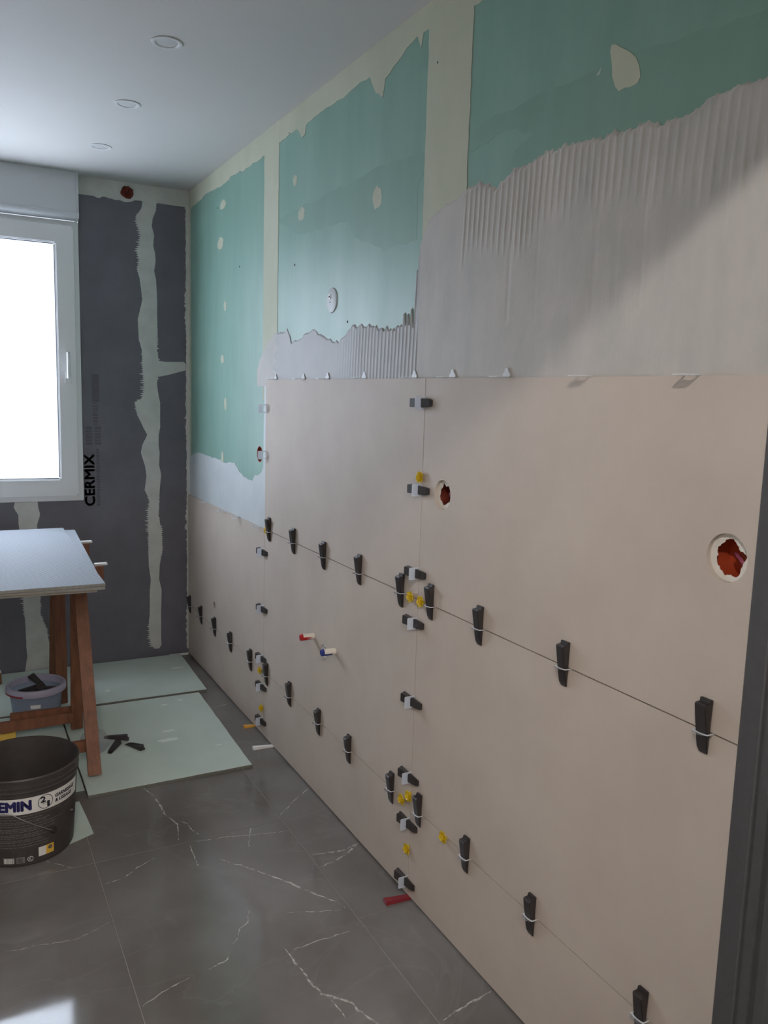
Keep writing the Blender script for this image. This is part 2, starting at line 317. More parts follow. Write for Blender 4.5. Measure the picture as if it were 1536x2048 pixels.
def add_bar(bm, a, b, w, d, up=(0, 0, 1), bevel=0.0):
    """a bar of section w (sideways) x d from a to b"""
    a, b = Vector(a), Vector(b); n = (b - a).normalized(); s = n.cross(Vector(up)).normalized(); t = s.cross(n).normalized()
    vs = []
    for p in (a, b):
        for i, j in ((-1, -1), (1, -1), (1, 1), (-1, 1)): vs.append(bm.verts.new(p + s * (w / 2 * i) + t * (d / 2 * j)))
    fs = [bm.faces.new([vs[i] for i in q]) for q in ((0, 1, 2, 3), (4, 5, 6, 7), (0, 1, 5, 4), (1, 2, 6, 5), (2, 3, 7, 6), (3, 0, 4, 7))]
    if bevel: bmesh.ops.bevel(bm, geom=list({e for f in fs for e in f.edges}), offset=bevel, segments=2, affect='EDGES')

def bar(name, a, b, w, d, material, parent=None, up=(0, 0, 1), bevel=0.002):
    bm = bmesh.new(); add_bar(bm, a, b, w, d, up, bevel); return from_bm(name, bm, material, parent)

def tube(name, pts, r, material, parent=None, n=8, caps=True):
    bm = bmesh.new(); pts = [Vector(p) for p in pts]; rings = []
    ref = Vector((0.13, 0.31, 0.94))
    for i, p in enumerate(pts):
        t = (pts[min(i + 1, len(pts) - 1)] - pts[max(i - 1, 0)]).normalized()
        s = t.cross(ref).normalized(); q = t.cross(s)
        rings.append([bm.verts.new(p + (s * math.cos(k * 2 * math.pi / n) + q * math.sin(k * 2 * math.pi / n)) * r) for k in range(n)])
    for a, b in zip(rings, rings[1:]):
        for k in range(n): bm.faces.new((a[k], a[(k + 1) % n], b[(k + 1) % n], b[k]))
    if caps: bm.faces.new(rings[0]); bm.faces.new(rings[-1])
    return from_bm(name, bm, material, parent, smooth=True)

def lathe(name, prof, material, parent=None, n=48, loc=(0, 0, 0), closed=False, axis='z'):
    v, f = [], []
    for r, h in prof:
        for k in range(n):
            a = 2 * math.pi * k / n; p = (r * math.cos(a), r * math.sin(a), h)
            if axis == 'x': p = (-p[2], p[0], p[1])
            v.append((p[0] + loc[0], p[1] + loc[1], p[2] + loc[2]))
    L = len(prof)
    for i in range(L if closed else L - 1):
        j = (i + 1) % L
        for k in range(n): f.append((i * n + k, i * n + (k + 1) % n, j * n + (k + 1) % n, j * n + k))
    o = from_py(name, v, f, material, parent, smooth=True)
    bm = bmesh.new(); bm.from_mesh(o.data); bmesh.ops.remove_doubles(bm, verts=bm.verts, dist=1e-6)
    for fc in list(bm.faces):
        if fc.calc_area() < 1e-12: bm.faces.remove(fc)
    bmesh.ops.recalc_face_normals(bm, faces=bm.faces)
    for e in bm.edges:
        if len(e.link_faces) == 2 and e.calc_face_angle() > 0.6: e.smooth = False
    bm.to_mesh(o.data); bm.free()
    return o

def plate(name, outer, holes, to3d, d0, d1, material, parent=None, edge_mat=None, bevel=0.0):
    """flat plate with holes: outer / holes are 2-D loops, to3d(u, v, d) places them; front at depth d0, back at d1"""
    bm = bmesh.new(); es = []; loops = []
    for lp in [outer] + list(holes):
        vs = [bm.verts.new(to3d(u, v, d0)) for u, v in lp]; loops.append(vs)
        es += [bm.edges.new((vs[i], vs[(i + 1) % len(vs)])) for i in range(len(vs))]
    r = bmesh.ops.triangle_fill(bm, use_beauty=True, edges=es)
    front = [g for g in r['geom'] if isinstance(g, bmesh.types.BMFace)]
    cop = {}
    for vs, lp in zip(loops, [outer] + list(holes)):
        for v, (u, w) in zip(vs, lp): cop[v] = bm.verts.new(to3d(u, w, d1))
    for f in front: bm.faces.new([cop[v] for v in reversed(f.verts)])
    sides = []
    for vs in loops:
        for i in range(len(vs)):
            a, b = vs[i], vs[(i + 1) % len(vs)]
            sides.append(bm.faces.new((a, b, cop[b], cop[a])))
    if edge_mat is not None:
        for f in sides: f.material_index = 1
    return from_bm(name, bm, [material, edge_mat] if edge_mat is not None else material, parent)

def circ(cy, cz, r, n=40): return [(cy + r * math.cos(2 * math.pi * k / n), cz + r * math.sin(2 * math.pi * k / n)) for k in range(n)]
def right_wall(u, v, d): return (d, u, v)         # u = y, v = z on the tiled wall
def back_wall(u, v, d): return (u, d, v)          # u = x, v = z on the window wall
def flat(u, v, d): return (u, v, d)

def interp(tab, y):
    """tab sorted by first coordinate"""
    if y <= tab[0][0]: return tab[0][1]
    for a, b in zip(tab, tab[1:]):
        if y <= b[0]: return a[1] + (b[1] - a[1]) * (y - a[0]) / max(1e-9, b[0] - a[0])
    return tab[-1][1]

def jag(lp, step, amp, seed):
    rnd = random.Random(seed); o = []
    for i in range(len(lp)):
        a, b = lp[i], lp[(i + 1) % len(lp)]
        L = math.hypot(b[0] - a[0], b[1] - a[1]); n = max(1, int(L / step))
        for k in range(n):
            t = k / n; j = amp if 0 < k else amp * 0.3
            o.append((a[0] + (b[0] - a[0]) * t + rnd.uniform(-j, j), a[1] + (b[1] - a[1]) * t + rnd.uniform(-j, j)))
    return o

def jag_open(lp, step, amp, seed):
    rnd = random.Random(seed); o = []
    for a, b in zip(lp, lp[1:]):
        n = max(1, int(math.hypot(b[0] - a[0], b[1] - a[1]) / step))
        for k in range(n):
            t = k / n; o.append((a[0] + (b[0] - a[0]) * t + (rnd.uniform(-amp, amp) * 0.3 if k else 0), a[1] + (b[1] - a[1]) * t + (rnd.uniform(-amp, amp) if k else 0)))
    return o + [lp[-1]]

def text_mesh(body, size, bold=0.0, align='LEFT'):
    cu_ = bpy.data.curves.new('lettering', 'FONT'); cu_.body = body; cu_.size = size; cu_.offset = 0.0; cu_.align_x = align; cu_.resolution_u = 3
    to = bpy.data.objects.new('lettering', cu_); COL.objects.link(to)
    bpy.context.view_layer.update()
    me = bpy.data.meshes.new_from_object(to.evaluated_get(bpy.context.evaluated_depsgraph_get()))
    bpy.data.objects.remove(to, do_unlink=True); bpy.data.curves.remove(cu_)
    return me

def fit_text(body, x0, x1, y0, y1, bold=0.0):
    """flat text mesh stretched into a rectangle of its own plane"""
    me = text_mesh(body, 1.0, bold)
    xs = [v.co.x for v in me.vertices]; ys = [v.co.y for v in me.vertices]
    for v in me.vertices:
        v.co.x = x0 + (v.co.x - min(xs)) / (max(xs) - min(xs)) * (x1 - x0)
        v.co.y = y0 + (v.co.y - min(ys)) / (max(ys) - min(ys)) * (y1 - y0)
    if bold:
        b = bold * (y1 - y0); bm = bmesh.new()
        for dx, dy in ((0, 0), (b, 0), (-b, 0), (0, b), (0, -b), (b * .7, b * .7), (-b * .7, -b * .7), (b * .7, -b * .7), (-b * .7, b * .7)):
            n0 = len(bm.verts); bm.from_mesh(me); bm.verts.ensure_lookup_table()
            for v in bm.verts[n0:]: v.co.x += dx; v.co.y += dy
        bm.to_mesh(me); bm.free()
    return me

# ------------------------------------------------------------------ the room
def build_floor():
    base = tag(box('floor', (XL - 0.2, -3.3, -0.12), (0.85, YB + 0.3, -0.012), M['slab']), kind='structure')
    box('grout_bed', (XL, -3.2, -0.0119), (WX, YB, -0.0012), M['grout'], base)
    P, J, T = 0.6065, 0.0028, 1.2028
    xb = [WX, -0.172] + [-0.172 - P * k for k in range(1, 5)]
    xb = [x for x in xb if x > XL] + [XL]
    off = [-0.028, 0.553, 0.553 - 0.0, -0.05, 0.5]
    rnd = random.Random(4)
    vt = []
    for vi, line in enumerate(VEINS):
        cx = sum(p[0] for p in line) / len(line); cy = sum(p[1] for p in line) / len(line); vt.append((cx, cy, line, 1.0 if vi in (0, 3, 9, 11, 12, 14) else 0.5))
    for c in range(len(xb) - 1):
        hi, lo = xb[c] - (J / 2 if c else 0), xb[c + 1] + J / 2
        y = off[c % len(off)] - T * 3
        while y < YB:
            a, b = max(y + J / 2, -3.2), min(y + T - J / 2, YB)
            y += T
            if b - a < 0.02: continue
            bm = bmesh.new(); add_box(bm, (lo, a, -0.0115), (hi, b, 0.0), 0.0008, 1)
            for f in bm.faces: f.material_index = 0
            for cx, cy, line, vw in vt:
                if lo <= cx <= hi and a <= cy <= b:
                    pts = []
                    for p, q in zip(line, line[1:]):
                        n = max(1, int(math.hypot(q[0] - p[0], q[1] - p[1]) / 0.012))
                        pts += [(p[0] + (q[0] - p[0]) * k / n + rnd.uniform(-.0016, .0016), p[1] + (q[1] - p[1]) * k / n + rnd.uniform(-.0025, .0025)) for k in range(n)]
                    pts.append(line[-1]); prev = None
                    for i, (px, py) in enumerate(pts):
                        q = pts[min(i + 1, len(pts) - 1)]; o = pts[max(i - 1, 0)]
                        tx, ty = q[0] - o[0], q[1] - o[1]; l = math.hypot(tx, ty) or 1
                        w = vw * (0.0028 + rnd.uniform(-0.0014, 0.0018)) * math.sin(math.pi * (0.12 + 0.76 * i / max(1, len(pts) - 1)))
                        px = min(max(px, lo + 0.004), hi - 0.004); py = min(max(py, a + 0.004), b - 0.004)
                        pair = (bm.verts.new((px - ty / l * w, py + tx / l * w, 0.00012)), bm.verts.new((px + ty / l * w, py - tx / l * w, 0.00012)))
                        if prev:
                            f = bm.faces.new((prev[0], prev[1], pair[1], pair[0])); f.material_index = 1
                            f.normal_update()
                        prev = pair
            o = bm; me = bpy.data.meshes.new('floor_tile')
            for f in bm.faces:
                f.normal_update()
                if f.material_index == 1 and f.normal.z < 0: f.normal_flip()
            bm.to_mesh(me); bm.free()
            link('floor_tile', me, [M['floor'], M['vein']], base)
    return base
build_floor()

tag(box('ceiling', (XL - 0.2, -3.3, ZC), (0.85, YB + 0.3, ZC + 0.12), M['ceiling']), kind='structure')

HOLES = {'a': (-0.990, 1.184, 0.0405), 'b': (-0.105, 1.182, 0.0385), 'c': (1.342, 1.178, 0.036), 'd': (1.955, 0.391, 0.019), 'e': (0.628, 0.548, 0.024)}
PIPES = [(0.720, 0.578), (0.535, 0.577)]
def build_right_wall():
    holes = [circ(HOLES[k][0], HOLES[k][1], HOLES[k][2] - 0.003) for k in 'abc'] + [circ(*HOLES['d'][:2], 0.019), circ(*HOLES['e'][:2], 0.024)]
    w = plate('wall_right', [(YF, 0), (YB, 0), (YB, ZC), (YF, ZC)], holes, right_wall, WX, WX + 0.06, M['green'])
    tag(w, kind='structure')
    # jointing compound over the board seams and along the ceiling
    def strip(y0, y1, z0, z1, seed):
        rnd = random.Random(seed); L, R_ = [], []
        z = z0
        while z <= z1 + 1e-6:
            L.append((y0 + rnd.uniform(-.002, .002), z)); R_.append((y1 + rnd.uniform(-.002, .002), z)); z += (z1 - z0) / 40
        plate('joint_compound', L + R_[::-1], [], right_wall, WX - 0.0014, WX + 0.001, M['cream'], w)
    strip(-0.142, 0.064, 1.40, ZC, 1); strip(1.150, 1.312, 1.40, ZC, 2)
    low = sorted(CORNICE_EDGE); low = [(YF, 2.36), (-0.6, 2.35), (-0.142, 2.345), (0.0, 2.345)] + [p for p in low if 0.02 < p[0] < YB - 0.01] + [(YB, 2.33)]
    lp = jag_open(low, 0.02, 0.005, 5)
    plate('cornice_compound', lp + [(YB, ZC - 0.0005), (YF, ZC - 0.0005)], [], right_wall, WX - 0.0012, WX + 0.001, M['cream'], w)
    rnd = random.Random(8)
    for (cy, cz), ry, rz in SPOTS:
        lp = [(cy + ry * math.cos(a) * rnd.uniform(.75, 1.15), cz + rz * math.sin(a) * rnd.uniform(.75, 1.15)) for a in [k * 2 * math.pi / 18 for k in range(18)]]
        plate('screw_filler', lp, [], right_wall, WX - 0.0008, WX + 0.001, M['cream'], w)
    plate('screw_filler', jag(MOON, 0.02, 0.003, 3), [], right_wall, WX - 0.0010, WX + 0.001, M['cream'], w)
    plate('paint_stroke', FLAKES, [], right_wall, WX - 0.0006, WX + 0.001, M['primer'], w)
    plate('primer_stain', jag(STAIN, 0.03, 0.006, 3), [], right_wall, WX - 0.0004, WX + 0.0005, M['stain'], w)
    # corner bead of compound against the window wall
    lp = [(YB, 0.02), (YB, ZC)] + [(YB - 0.03 + rnd.uniform(-.006, .006), ZC - k * 0.03) for k in range(1, 80)]
    plate('corner_compound', lp, [], right_wall, WX - 0.0016, WX + 0.0005, M['cream'], w)
    # small dark screw heads
    for y, z in ((1.95, 2.26), (1.05, 2.36), (0.98, 1.89), (0.016, 2.27), (0.52, 1.66), (1.62, 1.96)):
        lathe('screw_head', [(0.0, 0.002), (0.003, 0.0016), (0.0035, 0.0)], M['dark_void'], w, n=10, loc=(WX, y, z), axis='x')
    # pale skim above the two-row tile by the window
    top = sorted(PRIMER_TOP)
    ys = [p for p in top if p[0] > 1.33 and p[1] < 1.125 and p[0] < YB - 0.01]
    lp = [(TW - 0.02, 0.86), (TW - 0.02, 1.478), (1.285, 1.478), (1.292, 1.25), (1.293, 1.13), (1.315, 1.105)] + jag_open(ys, 0.02, 0.004, 7) + [(YB - 0.002, 1.19), (YB - 0.002, 0.86)]
    plate('skim_coat', lp, [], right_wall, WX - 0.002, WX + 0.001, M['primer'], w)
    # combed tile adhesive above the tiles: height field with trowel ridges
    top = sorted([(y, z) for y, z in ADHESIVE_TOP]); top = [(YF, 1.99), (-1.1, 1.96)] + top
    v, f = [], []; y0, y1 = YF + 0.001, top[-1][0]; step = 0.0026; n = int((y1 - y0) / step); R_ = 64; rnd = random.Random(12)
    nz = [rnd.uniform(-1, 1) for _ in range(400)]
    def sm(t): i = int(math.floor(t)); a = t - i; a = a * a * (3 - 2 * a); return nz[i % 400] * (1 - a) + nz[(i + 1) % 400] * a
    zlow = 1.455
    for i in range(n + 1):
        y = y0 + (y1 - y0) * i / n
        ph = y / 0.0205 + 0.35 * sm(y * 9)
        rid = max(0.0, math.sin(ph * 2 * math.pi))
        zt = interp(top, y) + 0.006 * sm(y * 60) + (0.006 * rid * (0.4 + 0.6 * abs(sm(y * 17))) if y < -0.14 or 0.07 < y < 0.34 else 0.0)
        if 0.07 < y < 0.16: zt += 0.05 * rid * (0.4 + 0.6 * abs(sm(y * 40)))
        for k in range(R_ + 1):
            t = k / R_; z = zt + (zlow - zt) * t
            dtop = zt - z
            depth = 0.19 + 0.05 * sm(y * 5 + 7) + 0.03 * sm(y * 23)
            mk = 0.0
            if y < -0.13: mk = max(0.0, min(1.0, (depth - dtop) / 0.05)) * (0.55 + 0.45 * sm(y * 3 + 2))
            elif 0.07 < y < 0.62: mk = 0.55 * max(0.0, min(1.0, (0.62 - y) / 0.2))
            rd2 = max(0.0, math.sin((y + (z - 1.7) * 0.05) / 0.0205 * 2 * math.pi + 0.35 * sm(y * 9) * 6.28))
            h = 0.0028 + 0.0007 * sm(y * 14 + z * 3) + 0.0005 * sm(z * 31 + y * 11) + 0.0028 * rd2 * mk
            # dragged trowel marks lower down
            drag = sm(y * 34 + 40) * 0.5 + sm(y * 90) * 0.5
            if drag > 0.35 and 1.60 < z < zt - 0.1 and y < -0.1: h -= 0.0009 * (drag - 0.35) * 2
            edge = min(1.0, dtop / 0.006) * min(1.0, (y1 - y) / 0.008)
            v.append((WX - h * edge + 0.0006 * (1 - edge), y, z))
    for i in range(n):
        for k in range(R_):
            a = i * (R_ + 1) + k; f.append((a, a + R_ + 1, a + R_ + 2, a + 1))
    o = from_py('adhesive_layer', v, f, [M['adhesive'], M['adhesive_wet']], w, smooth=True)
    for p in o.data.polygons:
        if p.center.y > 0.066 and p.center.y < 1.17 + 0.05 * sm(p.center.z * 40): p.material_index = 1
    # tiles
    G = 0.0014
    def tile(ya, yb, za, zb, hs=()):
        plate('wall_tile', [(ya + G, za + G), (yb - G, za + G), (yb - G, zb - G), (ya + G, zb - G)], [circ(*h) for h in hs], right_wall, 0.0, 0.009, M['wall_tile'], w, M['tile_edge'])
    rows = [(0.006, H0), (H0, H1), (H1, H2)]
    cols = [(TW, YB - 0.006), (0.0, TW), (YF + 0.002, 0.0)]
    for ci, (ya, yb) in enumerate(cols):
        for ri, (za, zb) in enumerate(rows):
            if ci == 0 and ri == 2: continue
            hs = []
            if (ci, ri) == (2, 2): hs = [HOLES['a'], HOLES['b']]
            if (ci, ri) == (0, 1): hs = [HOLES['d']]
            if (ci, ri) == (1, 1): hs = [HOLES['e']] + [(y, z, 0.0125) for y, z in PIPES]
            tile(ya, yb, za, zb, hs)
    # adhesive bed behind the tiles
    return w
wall_r = build_right_wall()

# ---- window wall
WIN = (-1.56, -0.528, 0.866, 2.432)
def build_back_wall():
    w = plate('wall_back', [(XL - 0.2, -0.1), (0.3, -0.1), (0.3, ZC + 0.1), (XL - 0.2, ZC + 0.1)],
              [[(WIN[0], WIN[2]), (WIN[1], WIN[2]), (WIN[1], WIN[3]), (WIN[0], WIN[3])]], back_wall, YB + 0.004, YB + 0.09, M['white_wall'])
    tag(w, kind='structure')
    def board(lp): return plate('backer_board', lp, [], back_wall, YB, YB + 0.0039, M['backer'], w)
    zt = 2.352; e = 0.0003; xs, xr, zs = -0.183, WX - 0.001, 1.545
    main = board([(WIN[1], zt), (xs - e, zt), (xs - e, 0.004), (-0.80 + e, 0.004), (-0.80 + e, WIN[2]), (WIN[1], WIN[2])])
    board([(xs + e, zt), (xr, zt), (xr, zs + e), (xs + e, zs + e)])
    board([(xs + e, zs - e), (xr, zs - e), (xr, 0.004), (xs + e, 0.004)])
    board([(-0.80 - e, 0.004), (-0.80 - e, WIN[2]), (WIN[0], WIN[2]), (WIN[0], zt), (XL, zt), (XL, 0.004)])
    # white filler over the board joints, dragged with a notched trowel
    def band(tab, seed, branch=None):
        tab = sorted(tab); rnd = random.Random(seed); z = tab[0][0]; L, R_ = [], []
        tl = [(a, b) for a, b, c in tab]; tr = [(a, c) for a, b, c in tab]
        k = 0
        while z < tab[-1][0]:
            amp = 0.026 * max(0.0, math.sin(z * 9 + seed)) ** 1.5 + 0.003
            l = interp(tl, z); r = interp(tr, z)
            L.append((l - (rnd.uniform(0.3, 1) * amp if k % 2 else 0), z)); R_.append((r + (rnd.uniform(0.2, .8) * (0.016 * max(0, math.sin(z * 7 + 2 + seed)) ** 1.5 + 0.002) if k % 2 else 0), z))
            z += 0.0055; k += 1
        if branch:
            z0, z1, xe = branch
            R_ = [p for p in R_ if p[1] < z0] + [(interp(tr, z0), z0 - 0.012), (-0.10, z0), (xe, z0 + 0.028), (xe - 0.004, z0 + 0.04), (xe - 0.001, z1 - 0.012), (xe - 0.012, z1), (-0.11, z1 - 0.004), (interp(tr, z1), z1)] + [p for p in R_ if p[1] > z1 + 0.004]
        plate('joint_filler', L + R_[::-1], [], back_wall, YB - 0.0016, YB + 0.002, M['filler'], w)
    band(BAND_ONE, 1, (1.505, 1.575, -0.006)); band(BAND_TWO, 4)
    lp = jag_open([p for p in sorted(TOP_STRIP) if p[0] > WIN[1] + 0.002], 0.012, 0.003, 2)
    lp = [(WIN[1] + 0.001, lp[0][1])] + [p for p in lp if p[0] < 0.0] + [(0.009, 2.35)]
    plate('top_filler', lp + [(0.009, ZC - 0.0005), (WIN[1] + 0.001, ZC - 0.0005)], [circ(-0.293, 2.383, 0.026, 24)], back_wall, YB - 0.0014, YB + 0.003, M['filler'], w)
    rnd = random.Random(3); z = 0.03; L = []
    while z < 2.36: L.append((-0.004 - rnd.uniform(0, 0.005) - 0.010 * max(0, math.sin(z * 11)) * rnd.random() ** 2, z)); z += rnd.uniform(0.004, 0.016)
    plate('corner_filler', [(0.0115, 0.03)] + [(0.0115, 2.36)] + L[::-1], [], back_wall, YB - 0.0018, YB + 0.002, M['filler'], w)
    # maker's print on the big backer board, reading upwards
    def up_text(body, x0, x1, z0, z1, mt, bold=0.012):
        me = fit_text(body, z0, z1, -x1, -x0, bold)          # text x -> z, text y -> -x
        for v in me.vertices: v.co = (-v.co.y, YB - 0.0003, v.co.x)
        o = link('printed_lettering', me, mt, main); return o
    up_text('CERMIX', -0.521, -0.474, 0.836, 1.096, M['print_'], 0.055)
    bm = bmesh.new(); rnd = random.Random(6)
    def blk(x0, x1, z0, z1):
        vs = [bm.verts.new((a, YB - 0.0003, b)) for a, b in ((x0, z0), (x1, z0), (x1, z1), (x0, z1))]; bm.faces.new(vs)
    z = 0.836
    while z < 1.115: l = rnd.uniform(0.006, 0.012); blk(-0.464, -0.445 - rnd.uniform(0, .004), z, z + l); z += l + 0.004
    blk(-0.478, -0.444, 1.358, 1.495)
    z = 1.245
    while z < 1.35: l = rnd.uniform(0.006, 0.012); blk(-0.476, -0.449 - rnd.uniform(0, .006), z, z + l); z += l + 0.006
    for x in (-0.512, -0.468): 
        z = 1.145
        while z < 1.238: l = rnd.uniform(0.008, 0.014); blk(x, x + 0.03, z, z + l); z += l + 0.005
    for f in bm.faces: f.normal_update()
    from_bm('faded_print', bm, M['print_faint'], main)
    return w
wall_b = build_back_wall()

def build_window():
    x0, x1, z0, z1 = WIN[0], WIN[1], WIN[2], 2.214
    w = tag(empty('window_1', ((x0 + x1) / 2, YB, z0)), kind='structure')
    inv = Matrix.Translation((-(x0 + x1) / 2, -YB, -z0))
    def put(o): o.data.transform(inv); return o
    def ring(name, a0, a1, b0, b1, t, ya, yb, mt, bev=0.004):
        lo = [(a0, b0), (a1, b0), (a1, b1), (a0, b1)]; hi = [(a0 + t, b0 + t), (a1 - t, b0 + t), (a1 - t, b1 - t), (a0 + t, b1 - t)]
        bm = bmesh.new(); V_ = {}
        for i, q in enumerate((lo, hi)):
            for j, yy in enumerate((ya, yb)): V_[i, j] = [bm.verts.new((u, yy, v)) for u, v in q]
        for k in range(4):
            n = (k + 1) % 4
            for A, B in (((0, 0), (1, 0)), ((1, 0), (1, 1)), ((1, 1), (0, 1)), ((0, 1), (0, 0))):
                bm.faces.new((V_[A][k], V_[A][n], V_[B][n], V_[B][k]))
        if bev: bmesh.ops.bevel(bm, geom=list(bm.edges), offset=bev, segments=3, affect='EDGES')
        o = put(from_bm(name, bm, mt, w))
        return o
    ring('window_frame', x0, x1, z0, z1, 0.05, YB - 0.012, YB + 0.07, M['pvc'], 0.003)
    ring('sash', x0 + 0.02, x1 - 0.02, z0 + 0.022, z1 - 0.02, 0.090, YB - 0.030, YB + 0.04, M['pvc'], 0.006)
    ring('gasket', x0 + 0.108, x1 - 0.108, z0 + 0.110, z1 - 0.108, 0.006, YB - 0.016, YB + 0.02, M['gasket'], 0)
    put(box('pane', (x0 + 0.106, YB - 0.004, z0 + 0.108), (x1 - 0.106, YB + 0.012, z1 - 0.106), M['glass'], w))
    h = tube('window_handle', [(-0.592, YB - 0.030, 1.475), (-0.592, YB - 0.052, 1.476), (-0.592, YB - 0.062, 1.49), (-0.592, YB - 0.064, 1.53), (-0.592, YB - 0.060, 1.595)], 0.0085, M['pvc'], w)
    put(h)
    rr = box('handle_rose', (-0.608, YB - 0.037, 1.445), (-0.576, YB - 0.029, 1.505), M['pvc'], w, 0.004); put(rr)
    # outer sill
    put(box('outer_sill', (x0 - 0.02, YB + 0.092, z0 - 0.05), (x1 + 0.02, YB + 0.16, z0 - 0.002), M['pvc'], w, 0.004))
build_window()

def build_shutter_box():
    x0, x1 = -1.585, -0.531
    o = tag(empty('roller_shutter_box', ((x0 + x1) / 2, YB, 2.2)), 'white roller shutter box with a rounded lip above the window', 'shutter box')
    prof = [(YB + 0.003, ZC - 0.001), (YB - 0.062, ZC - 0.001), (YB - 0.062, 2.252), (YB - 0.066, 2.249), (YB - 0.070, 2.243), (YB - 0.070, 2.237), (YB - 0.066, 2.230), (YB - 0.056, 2.222), (YB - 0.044, 2.217), (YB - 0.030, 2.2155), (YB + 0.003, 2.2155)]
    v, f = [], []
    for x in (x0, x1 - 0.012):
        for y, z in prof: v.append((x, y, z))
    n = len(prof)
    for k in range(n): f.append((k, (k + 1) % n, n + (k + 1) % n, n + k))
    f += [tuple(range(n))[::-1], tuple(range(n, 2 * n))]
    c = from_py('cover', v, f, M['shutter'], o); c.data.transform(Matrix.Translation(-Vector(o.location)))
    v = [];  f = []
    for x in (x1 - 0.0118, x1):
        for y, z in prof: v.append((x, y - (0.0025 if y < YB else 0), z - (0.001 if z < 2.3 else 0)))
    for k in range(n): f.append((k, (k + 1) % n, n + (k + 1) % n, n + k))
    f += [tuple(range(n))[::-1], tuple(range(n, 2 * n))]
    c = from_py('end_cap', v, f, M['shutter'], o); c.data.transform(Matrix.Translation(-Vector(o.location)))
build_shutter_box()

# ---- remaining shell: far side wall, doorway wall, hallway behind the camera
tag(box('wall_left', (XL - 0.2, YO, 0), (XL, YB + 0.003, ZC), M['white_wall']), kind='structure')
def build_front_wall():
    b = [(XL, 0), (DX1 - 0.05, 0), (DX1 - 0.05, DZ + 0.05), (DX0 + 0.05, DZ + 0.05), (DX0 + 0.05, 0), (WX + 0.058, 0), (WX + 0.058, ZC), (XL, ZC)]
    w = plate('wall_front', b, [], lambda u, v, d: (u, d, v), YF - 0.012, YO + 0.012, M['white_wall']); tag(w, kind='structure')
build_front_wall()
tag(box('wall_hallway_rear', (XL, -3.2, 0), (0.6, -3.08, ZC), M['white_wall']), kind='structure')
tag(box('wall_hallway_right', (0.6, -3.2, 0), (0.72, YO, ZC), M['white_wall']), kind='structure')
tag(box('wall_hallway_left', (XL - 0.2, -3.2, 0), (XL, YO, ZC), M['white_wall']), kind='structure')
tag(box('wall_hallway_return', (WX + 0.058, YO, 0), (0.72, YO + 0.12, ZC), M['white_wall']), kind='structure')
def build_door_frame():
    t = tag(empty('trim_1', (DX0, YF, 0)), kind='structure')
    # section of the jamb (in plan, u = away from opening, v = y) with stepped rebate and beads
    sec = [(0.055, YF + 0.0), (0.003, YF), (0.0, YF - 0.003), (0.0, YF - 0.030), (0.0035, YF - 0.032), (0.0035, YF - 0.036), (0.0, YF - 0.038), (0.0, YF - 0.050), (0.004, YF - 0.052),
           (0.004, YF - 0.058), (-0.002, YF - 0.062), (-0.002, YF - 0.074), (0.014, YF - 0.076), (0.014, YF - 0.118), (0.010, YF - 0.122), (0.010, YO - 0.012), (0.012, YO - 0.014), (0.075, YO - 0.014), (0.075, YO + 0.0), (0.055, YO + 0.0)]
    def sweep(name, place, a, b):
        v, f = [], []; n = len(sec)
        for h in (a, b):
            for u, y in sec: v.append(place(u, y, h))
        for k in range(n): f.append((k, (k + 1) % n, n + (k + 1) % n, n + k))
        f += [tuple(range(n)), tuple(range(n, 2 * n))]
        bm = bmesh.new(); vs = [bm.verts.new(p) for p in v]
        for q in f: bm.faces.new([vs[i] for i in q])
        bmesh.ops.triangulate(bm, faces=[fc for fc in bm.faces if len(fc.verts) > 4])
        o = from_bm(name, bm, M['dark_frame'], t); o.data.transform(Matrix.Translation((-DX0, -YF, 0)))
    sweep('jamb', lambda u, y, h: (DX0 + u, y, h), 0.0, DZ + 0.055)
    sweep('jamb', lambda u, y, h: (DX1 - u, y, h), 0.0, DZ + 0.055)
    sweep('head', lambda u, y, h: (h, y, DZ + u), DX1, DX0)
build_door_frame()

# ---- hallway lamp (behind the camera): round ceiling spot that throws the slanted edge of light on the tiles
def build_hall_lamp():
    lx, ly = -1.32, -2.02
    o = tag(empty('ceiling_lamp', (lx, ly, ZC)), 'lit round spotlight in the hallway ceiling behind the doorway', 'lamp')
    lathe('lamp_ring', [(0.045, -0.0005), (0.058, -0.0005), (0.060, -0.010), (0.050, -0.016), (0.044, -0.016), (0.044, -0.0005)], M['trim'], o, n=32)
    e = bpy.data.materials.new('lamp_glow'); e.use_nodes = True; b = e.node_tree.nodes['Principled BSDF']
    b.inputs['Emission Color'].default_value = (*HALL_LAMP_COLOR, 1); b.inputs['Emission Strength'].default_value = 6
    lathe('diffuser', [(0.0, -0.008), (0.044, -0.008)], e, o, n=32)
    ld = bpy.data.lights.new('lamp_beam', 'AREA'); ld.shape = 'DISK'; ld.size = 0.085; ld.energy = HALL_LAMP_POWER; ld.color = HALL_LAMP_COLOR
    lo = bpy.data.objects.new('lamp_beam', ld); COL.objects.link(lo); lo.parent = o; lo.location = (0, 0, -0.020)
    lo.rotation_euler = (math.radians(38), 0, math.radians(-45))
    ld2 = bpy.data.lights.new('lamp_spill', 'AREA'); ld2.shape = 'DISK'; ld2.size = 0.085; ld2.energy = HALL_FILL_POWER; ld2.color = HALL_LAMP_COLOR
    l2 = bpy.data.objects.new('lamp_spill', ld2); COL.objects.link(l2); l2.parent = o; l2.location = (0, 0, -0.020)
build_hall_lamp()
